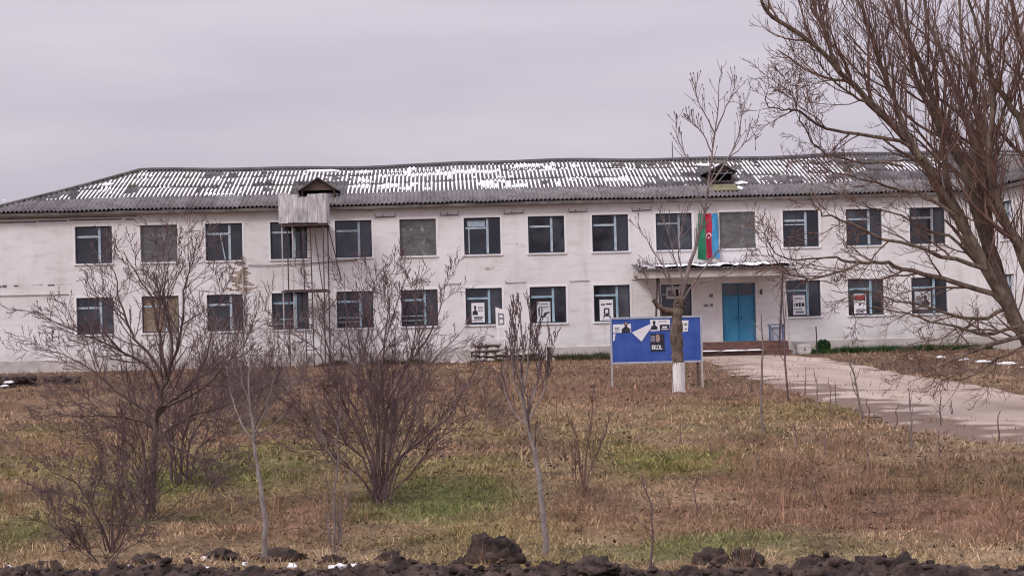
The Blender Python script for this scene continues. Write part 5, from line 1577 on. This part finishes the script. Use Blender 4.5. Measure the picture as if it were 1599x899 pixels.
bush('bare_bush', 'thicket of thin stems behind the fruit tree', (285, 752), [
    ([(268, 752), (266, 700), (258, 640), (240, 590), (225, 560)], .4, .02, .004), ([(282, 752), (285, 690), (300, 640), (320, 600), (345, 560)], .2, .02, .004),
    ([(290, 752), (296, 690), (330, 640), (370, 610), (405, 585)], -.2, .02, .004), ([(298, 750), (310, 700), (350, 670), (390, 650), (420, 620)], .5, 0.0148, .004), ([(276, 752), (270, 680), (275, 620), (290, 570), (310, 520)], .2, 0.0148, .004),
], 9, cfgC, M['twig'], M['twig'], 12, 1.2, spread_=.8, tall=1.6)
bush('bare_shrub', 'small dark-stemmed shrub close to the soil at the left', (172, 858), [
    ([(174, 862), (161, 828), (143, 791), (117, 753), (82, 736), (40, 700)], -.3, .016, .003), ([(176, 862), (174, 799), (189, 741), (193, 678), (192, 626)], .1, .016, .003),
    ([(178, 862), (186, 820), (200, 796), (220, 750), (245, 700)], .2, .014, .003), ([(166, 860), (155, 826), (119, 818), (90, 790)], -.1, .009, .003), ([(172, 862), (165, 840), (130, 790), (100, 770), (60, 765)], .3, .010, .003),
    ([(182, 862), (195, 835), (205, 810), (230, 770)], -.2, .009, .003), ([(143, 791), (150, 760), (165, 735)], 0, .007, .003),
], 8, cfgC, M['bark'], M['twig'], 9, .7, spread_=1.1, tall=.8, er=.005)
bush('bare_bush', 'faint grey bush between the two big bushes, far back', (392, 668), [
    ([(392, 670), (395, 630), (400, 590), (410, 560)], .3, .03, .006), ([(390, 670), (380, 630), (360, 600), (345, 580)], .2, .03, .006), ([(394, 670), (410, 640), (430, 610), (440, 590)], -.3, .03, .006),
], 12, dict(cfgC, rmin=.0045), M['twig_grey'], M['twig_grey'], 9, 1.7, spread_=.8, tall=2.2, er=.014)
cfgP = dict(cfgC, ang=22, up=1.0, wander=.06, kids=[0, 5, 4, 2], ratio=[1, .6, .5, .5])
bush('young_poplar', 'young poplar with pale thin trunk and upright shoots at centre', (850, 862), [
    ([(851, 864), (848, 800), (838, 720), (828, 675), (820, 640), (815, 600), (817, 550), (813, 500), (814, 472)], 0, .030, .005),
    ([(822, 655), (836, 610), (842, 560), (838, 510)], .2, .012, .004), ([(820, 640), (803, 590), (800, 545), (798, 500)], -.2, .012, .004), ([(826, 665), (800, 640), (786, 600), (790, 560)], .2, .010, .003),
    ([(818, 610), (824, 570), (828, 530), (830, 480)], -.2, .010, .003), ([(824, 660), (850, 610), (856, 570), (868, 520)], .1, .009, .003), ([(816, 600), (808, 560), (806, 520), (802, 485)], 0, .009, .003),
], 0, cfgP, M['bark_grey'], M['twig'], 12, .5, 'tree')
bush('pale_sapling', 'thin pale-barked sapling between the bushes, crooked foot', (413, 866), [
    ([(413, 868), (413, 820), (406, 760), (399, 710), (396, 680), (392, 640), (388, 600), (390, 560)], 0, .028, .006),
    ([(397, 690), (372, 650), (360, 610), (352, 570)], .2, .010, .003), ([(395, 680), (415, 640), (425, 600), (432, 560)], -.2, .010, .003), ([(396, 685), (430, 660), (455, 645)], .1, .007, .003), ([(392, 640), (380, 600), (372, 560)], 0, .008, .003),
], 0, cfgC, M['bark_grey'], M['twig'], 4, .45, 'tree')
bush('thin_sapling', 'forked thin sapling in front of the large bush', (524, 858), [
    ([(522, 862), (522, 800), (523, 760), (528, 722), (525, 690), (532, 650), (530, 610)], 0, .013, .003), ([(530, 830), (531, 805), (543, 775), (548, 740)], .1, .009, .003), ([(528, 722), (510, 700), (500, 660), (495, 640)], -.1, .008, .003),
    ([(531, 805), (522, 790), (515, 760)], 0, .006, .003),
], 3, cfgP, M['twig_grey'], M['twig_grey'], 4, .35, 'tree', tall=.5, er=.004)
bush('slender_shrub', 'slender brown shrub right of the young poplar', (912, 765), [
    ([(912, 767), (915, 720), (920, 680), (925, 640), (930, 600)], .1, .014, .003), ([(910, 767), (905, 720), (900, 680), (885, 650)], -.1, .012, .003), ([(914, 767), (925, 720), (940, 690), (948, 660)], .1, .010, .003), ([(908, 767), (895, 730), (880, 710)], .1, .008, .003),
], 4, cfgP, M['twig_red'], M['twig_red'], 5, .35, spread_=.4, tall=.7, er=.005)
bush('wall_sapling', 'single bare stick sapling against the white wall at far left', (43, 582), [([(43, 584), (41, 555), (42, 530), (41, 516)], 0, .05, .02)], 0, dict(cfgP, rmin=.006), M['twig_grey'], M['twig_grey'], 3, .4, 'tree')

# dry stalks by the road and in the field
STALKS = [((1191, 676), (1189, 490), .02, 'tall dry stalk left of the road, in line with the doors'), ((1232, 626), (1222, 450), .022, 'tallest leaning stalk before the right canopy post'), ((1257, 618), (1258, 572), .012, 'short dry stalk beside the tallest stalk'),
          ((1276, 640), (1270, 575), .012, 'dry stalk at the middle of the grassy road edge'), ((1295, 645), (1293, 595), .010, 'thin stalk right of the middle of the road edge'), ((1310, 640), (1304, 596), .010, 'faint thin stalk against the road'),
          ((1349, 655), (1322, 555), .022, 'dark leaning stalk crossing the road edge'), ((1356, 650), (1354, 620), .012, 'short stalk right of the dark leaning stalk'), ((1396, 668), (1404, 630), .012, 'stalk bent right near the mud streaks'),
          ((1424, 700), (1418, 605), .014, 'branched dry stalk with seed heads by the road'), ((1469, 668), (1470, 612), .012, 'upright thin stalk on the muddy road edge'), ((1483, 650), (1487, 624), .010, 'smallest stalk on the muddy road edge'),
          ((1355, 738), (1355, 685), .011, 'dark single stalk in the rusty grass'), ((1012, 892), (1003, 748), .010, 'crooked stalk rising from the soil edge'), ((1111, 720), (1108, 690), .012, 'short dark stump stalk in the middle field'), ((1290, 720), (1291, 670), .010, 'pale stalk in the field below the road'),
          ((1240, 715), (1238, 660), .010, 'stalk in the field left of the pale one'), ((1176, 612), (1173, 590), .018, 'dark stub at the road edge near the board'), ((1122, 595), (1124, 578), .02, 'dark stub just right of the blue board'), ((1560, 690), (1562, 640), .012, 'stalk near the right frame edge')]
for (bx_, by_, hh_, lab) in [(1065, 690, 40, 'thin stalk below the whitewashed trunk'), (985, 675, 45, 'thin stalk left of the whitewashed trunk in the field'), (1135, 660, 38, 'thin stalk below the right post of the board'), (960, 735, 52, 'thin brown stalk right of the slender shrub'),
                             (1180, 745, 45, 'thin stalk in the reddish weeds at centre right'), (1275, 765, 50, 'thin stalk deep in the reddish weeds'), (1465, 720, 48, 'thin stalk below the muddy road edge'), (1540, 775, 52, 'thin stalk in the grass near the right edge'),
                             (1390, 800, 55, 'thin stalk in the straw at lower right'), (1090, 800, 55, 'thin stalk above the green strip near the soil'), (760, 690, 60, 'thin stalk left of the young poplar trunk'), (690, 720, 42, 'thin stalk right of the large bush'),
                             (870, 665, 70, 'thin pale stalk just right of the young poplar'), (1320, 705, 44, 'thin stalk under the dark leaning stalk'), (1215, 650, 40, 'thin stalk between the two tall road stalks')]:
    STALKS.append(((bx_, by_), (bx_ + (bx_ % 7) - 3, by_ - hh_), .007, lab))
cfgK = dict(n=[5, 4, 3], wander=.12, up=.5, rmin=.0035, tip=.5, sides=[5, 3, 3], kids=[0, 3, 0], ang=40, ratio=[1, .5, .5])
for i, (b0, t0, r, lab) in enumerate(STALKS):
    g = G(*b0); z0 = float(ground_h(np.array([g.x]), np.array([g.y]))[0])
    p1 = P(t0[0], t0[1], g.y); p0 = Vector((g.x, g.y, z0 - .03)); m1 = p0.lerp(p1, .35) + Vector((U(-.04, .04), 0, 0)); m2 = p0.lerp(p1, .7) + Vector((U(-.05, .05), 0, 0))
    if t0[0] == 1003: m1.x += .06; m2.x += .03
    pts = smooth_path([p0, m1, m2, p1], 3, .006); rad = [r * 1.3 * (1 - .6 * k / (len(pts) - 1)) for k in range(len(pts))]
    tb = [(pts, rad, 5, 0)]; hgt = (p1 - p0).length
    if hgt > .55: spawn(tb, pts, rad, hgt, 1, cfgK, count=7 if i in (1, 6, 9, 13) else 5, lo=.3, Ls=hgt * .5)
    off = Vector((g.x, g.y, z0))
    o = tubes_mesh('dry_stalk', [([p - off for p in q], rr, s_, mi) for q, rr, s_, mi in tb], M['twig'] if i % 3 else M['twig_grey'], None)
    o.location = off; tag(o, lab, 'stalk', 'dry stalks by the road and field')

# ------------------------------------------------------------------ turf
def scatter(n, y0, y1, pw=1.0):
    y = y0 + (y1 - y0) * rng.random(n) ** pw
    half = y * 0.305 + 0.6
    x = (rng.random(n) * 2 - 1) * half
    return x, y


def blades(name, label, cat, zones, hscale=1.0, colfn=None, keep=None, up=.55, width=1.0):
    V, Fa, C = [], [], []; base_ = 0
    for (n, y0, y1, nb, hh, ww, spread_) in zones:
        x, y = scatter(n, y0, y1, .75)
        k = (soil_dist(x, y) > .12 + .35 * vnoise(x * 1.7, y, 3)) & (wall_dist(x, y) > .25)
        rd = ROAD_D(x, y); k &= (rd > .05 + .5 * (vnoise(x * .9, y * .9, 4) - .3)) | ((rd < .01) & (fbm(x / .8, y / .5, 131, 3) > .70) & (ROAD_EDGE(x, y) < 1.6))
        if keep is not None: k &= keep(x, y)
        x, y = x[k], y[k]; n = len(x)
        if not n: continue
        h = hh * (0.45 + 2.6 * np.clip(fbm(x / .45, y / .40, 31, 3) - .30, 0, 1)) * rng.uniform(.7, 1.3, n) * hscale
        col = colfn(x, y) if colfn else ground_col(x, y)
        col = col * (rng.uniform(.6, 1.4, n) * (.62 + .76 * fbm(x / .28, y / .22, 37, 2)))[:, None]
        a = rng.uniform(0, 2 * np.pi, (n, nb)); rr = spread_ * np.sqrt(rng.random((n, nb)))
        bx_ = x[:, None] + np.cos(a) * rr; by_ = y[:, None] + np.sin(a) * rr
        bz = ground_h(bx_.ravel(), by_.ravel()).reshape(n, nb) - .01
        a2 = a + rng.normal(0, .6, (n, nb)); lean = rng.uniform(.35, 1.5, (n, nb)) * (1 - up) * 2
        L = h[:, None] * rng.uniform(.55, 1.25, (n, nb))
        dx, dy = np.cos(a2) * np.sin(lean) * L, np.sin(a2) * np.sin(lean) * L; dz = np.maximum(np.cos(lean), .12) * L
        # blade face turned at random
        fa = rng.uniform(0, np.pi, (n, nb)); wx, wy = np.cos(fa) * ww * width * .5, np.sin(fa) * ww * width * .5
        p0 = np.stack([bx_ - wx, by_ - wy, bz], -1); p1 = np.stack([bx_ + wx, by_ + wy, bz], -1)
        m0 = np.stack([bx_ + dx * .42 - wx * .8, by_ + dy * .42 - wy * .8, bz + dz * .62], -1); m1 = np.stack([bx_ + dx * .42 + wx * .8, by_ + dy * .42 + wy * .8, bz + dz * .62], -1)
        tp = np.stack([bx_ + dx, by_ + dy, bz + dz], -1)
        nbld = n * nb
        if y0 >= 40:                                     # far off a blade is one triangle
            v = np.stack([p0, p1, tp], 2).reshape(-1, 3)
            Fa.append((base_ + np.arange(nbld * 3)).reshape(-1, 3)); V.append(v); base_ += len(v)
            cc = col[:, None, :] * rng.uniform(.6, 1.4, (n, nb, 1)); C.append(np.repeat(cc.reshape(-1, 3), 3, 0))
            continue
        v = np.stack([p0, p1, m0, m1, tp], 2).reshape(-1, 3)
        i0 = base_ + np.arange(nbld) * 5
        Fa.append(np.stack([np.stack([i0, i0 + 1, i0 + 3], 1), np.stack([i0, i0 + 3, i0 + 2], 1), np.stack([i0 + 2, i0 + 3, i0 + 4], 1)], 1).reshape(-1, 3))
        V.append(v); base_ += len(v)
        cc = col[:, None, :] * rng.uniform(.6, 1.4, (n, nb, 1)); C.append((cc.reshape(-1, 1, 3) * np.array([.95, .95, 1.0, 1.0, 1.05])[None, :, None]).reshape(-1, 3))
    me = np_mesh(name, np.concatenate(V), np.concatenate(Fa), M['grass'], np.concatenate(C))
    o = link(name, me); tag(o, label, cat, kind='stuff'); return o


blades('winter_grass', 'matted straw and brown winter grass covering the field', 'grass',
       [(24000, 13.8, 24, 8, .080, .0085, .085), (27500, 23, 44, 7, .10, .015, .13), (20000, 43, 79, 6, .14, .032, .26)], up=.33)


def pick(kinds, th):
    def f(x, y):
        s_ = np.zeros_like(x)
        for (cx, cy, rx, ry, a, k) in PATCH:
            if k in kinds: s_ += a * np.exp(-(((x - cx) / rx) ** 2 + ((y - cy) / ry) ** 2))
        return s_ * (.4 + 1.2 * fbm(x / .6, y / .8, 99, 3)) > th
    return f
blades('green_grass', 'fresh green grass patches among the dry turf', 'grass', [(13000, 14, 30, 8, .06, .008, .07)], keep=pick('gy', .36), up=.5,
       colfn=lambda x, y: np.array((.135, .185, .048)) * (.7 + .6 * vnoise(x * 2, y * 2, 6))[:, None] + np.array((.03, .012, .0)) * vnoise(x, y, 8)[:, None])
blades('withered_weeds', 'thin rust-brown withered weeds standing above the grass', 'weeds', [(9000, 14.5, 30, 5, .20, .0045, .05), (6500, 30, 70, 5, .30, .010, .10)],
       keep=lambda x, y: (pick('r', .30)(x, y) | (fbm(x / 2.2, y / 2.2, 123, 3) > .66)) & (fbm(x / .5, y / .5, 125, 2) > .50), up=.80, colfn=lambda x, y: np.array((.285, .170, .115)) * (.65 + .7 * vnoise(x * 3, y * 3, 16))[:, None])
# dark leaf-shaped flecks that paint in the shade streaks between tussocks
def shade_flecks(n, y0, y1, sz):
    x, y = scatter(n, y0, y1, .8)
    k = (soil_dist(x, y) > .15) & (wall_dist(x, y) > .6) & (fbm(x / 1.1, y / 1.1, 141, 3) > .44) & (ROAD_D(x, y) > .1)
    x, y = x[k], y[k]; n = len(x); z = ground_h(x, y) + rng.uniform(.02, .06, n)
    a = rng.uniform(0, 6.283, n); L = sz * rng.uniform(.5, 1.6, n); W = L * rng.uniform(.25, .6, n)
    tx, ty = np.cos(a), np.sin(a); tilt = rng.normal(0, .35, n); cur = rng.uniform(-.1, .3, n)
    c = np.stack([x, y, z], 1); t = np.stack([tx, ty, tilt], 1) * L[:, None]; b = np.stack([-ty, tx, rng.normal(0, .3, n)], 1) * W[:, None]
    up_ = np.stack([0 * x, 0 * x, cur * L], 1)
    return np.stack([c - t + up_, c + b, c + t + up_, c - b], 1).reshape(-1, 3), np.repeat(np.array([[.060, .038, .026]]) * rng.uniform(.5, 2.0, (n, 1)), 4, 0)
lv, lc = zip(shade_flecks(9000, 14, 24, .020), shade_flecks(10000, 23, 44, .032), shade_flecks(6000, 43, 78, .045))
lv, lc = np.concatenate(lv), np.concatenate(lc)
tag(link('turf_shade_flecks', np_mesh('turf_shade_flecks', lv, np.arange(len(lv)).reshape(-1, 4), M['grass'], lc)), 'dark flecks imitating shade streaks through the turf', 'leaf litter', kind='stuff')
# dark green weeds at the foot of the wall right of the steps
def wall_green(x, y):
    u = (x - BX0) * EU.x + (y - BY0) * EU.y; d = wall_dist(x, y)
    return ((u > 32.9) & (u < 41.2) & (d < 2.6) & (d > .15) & (fbm(u / .9, d / .9, 44, 3) > .40)) | ((u > 18.5) & (u < 24.8) & (d < 3.0) & (d > .3) & (fbm(u / 1.1, d / 1.1, 46, 3) > .5)) | ((u > 10.5) & (u < 15.3) & (d < 2.0) & (fbm(u / 1.1, d / 1.1, 48, 3) > .5))
blades('wall_foot_weeds', 'dark green weeds along the foot of the white wall', 'weeds', [(60000, 76.5, 82, 7, .22, .035, .16)], keep=wall_green, up=.6,
       colfn=lambda x, y: np.where((x > 12)[:, None], np.array((.035, .075, .022)), np.array((.075, .072, .040))) * (.6 + .8 * vnoise(x * 2, y * 2, 6))[:, None])
# leafy clump beside the steps
gb = B(33.75, -.9, .05)
gbn = 900
aa = rng.normal(0, 1, (gbn, 3)); aa /= np.linalg.norm(aa, axis=1, keepdims=True); rr = rng.random(gbn) ** .4
cpt = np.array([gb.x, gb.y, gb.z + .27]) + aa * rr[:, None] * np.array([.34, .30, .30])
cpt[:, 2] = np.maximum(cpt[:, 2], .04)
t1 = rng.normal(0, 1, (gbn, 3)); t1 /= np.linalg.norm(t1, axis=1, keepdims=True); t2 = np.cross(t1, rng.normal(0, 1, (gbn, 3))); t2 /= np.linalg.norm(t2, axis=1, keepdims=True)
v = np.stack([cpt - t1 * .075, cpt + t2 * .035, cpt + t1 * .075, cpt - t2 * .035], 1).reshape(-1, 3)
f = np.arange(gbn * 4).reshape(-1, 4)
o = link('green_plant', np_mesh('green_plant', v - np.array(gb), f, M['grass'], np.repeat(np.array([[.028, .065, .020]]) * rng.uniform(.6, 1.5, (gbn, 1)), 4, 0)))
o.location = gb
tag(o, 'round dark green leafy plant at the wall right of the steps', 'plant')
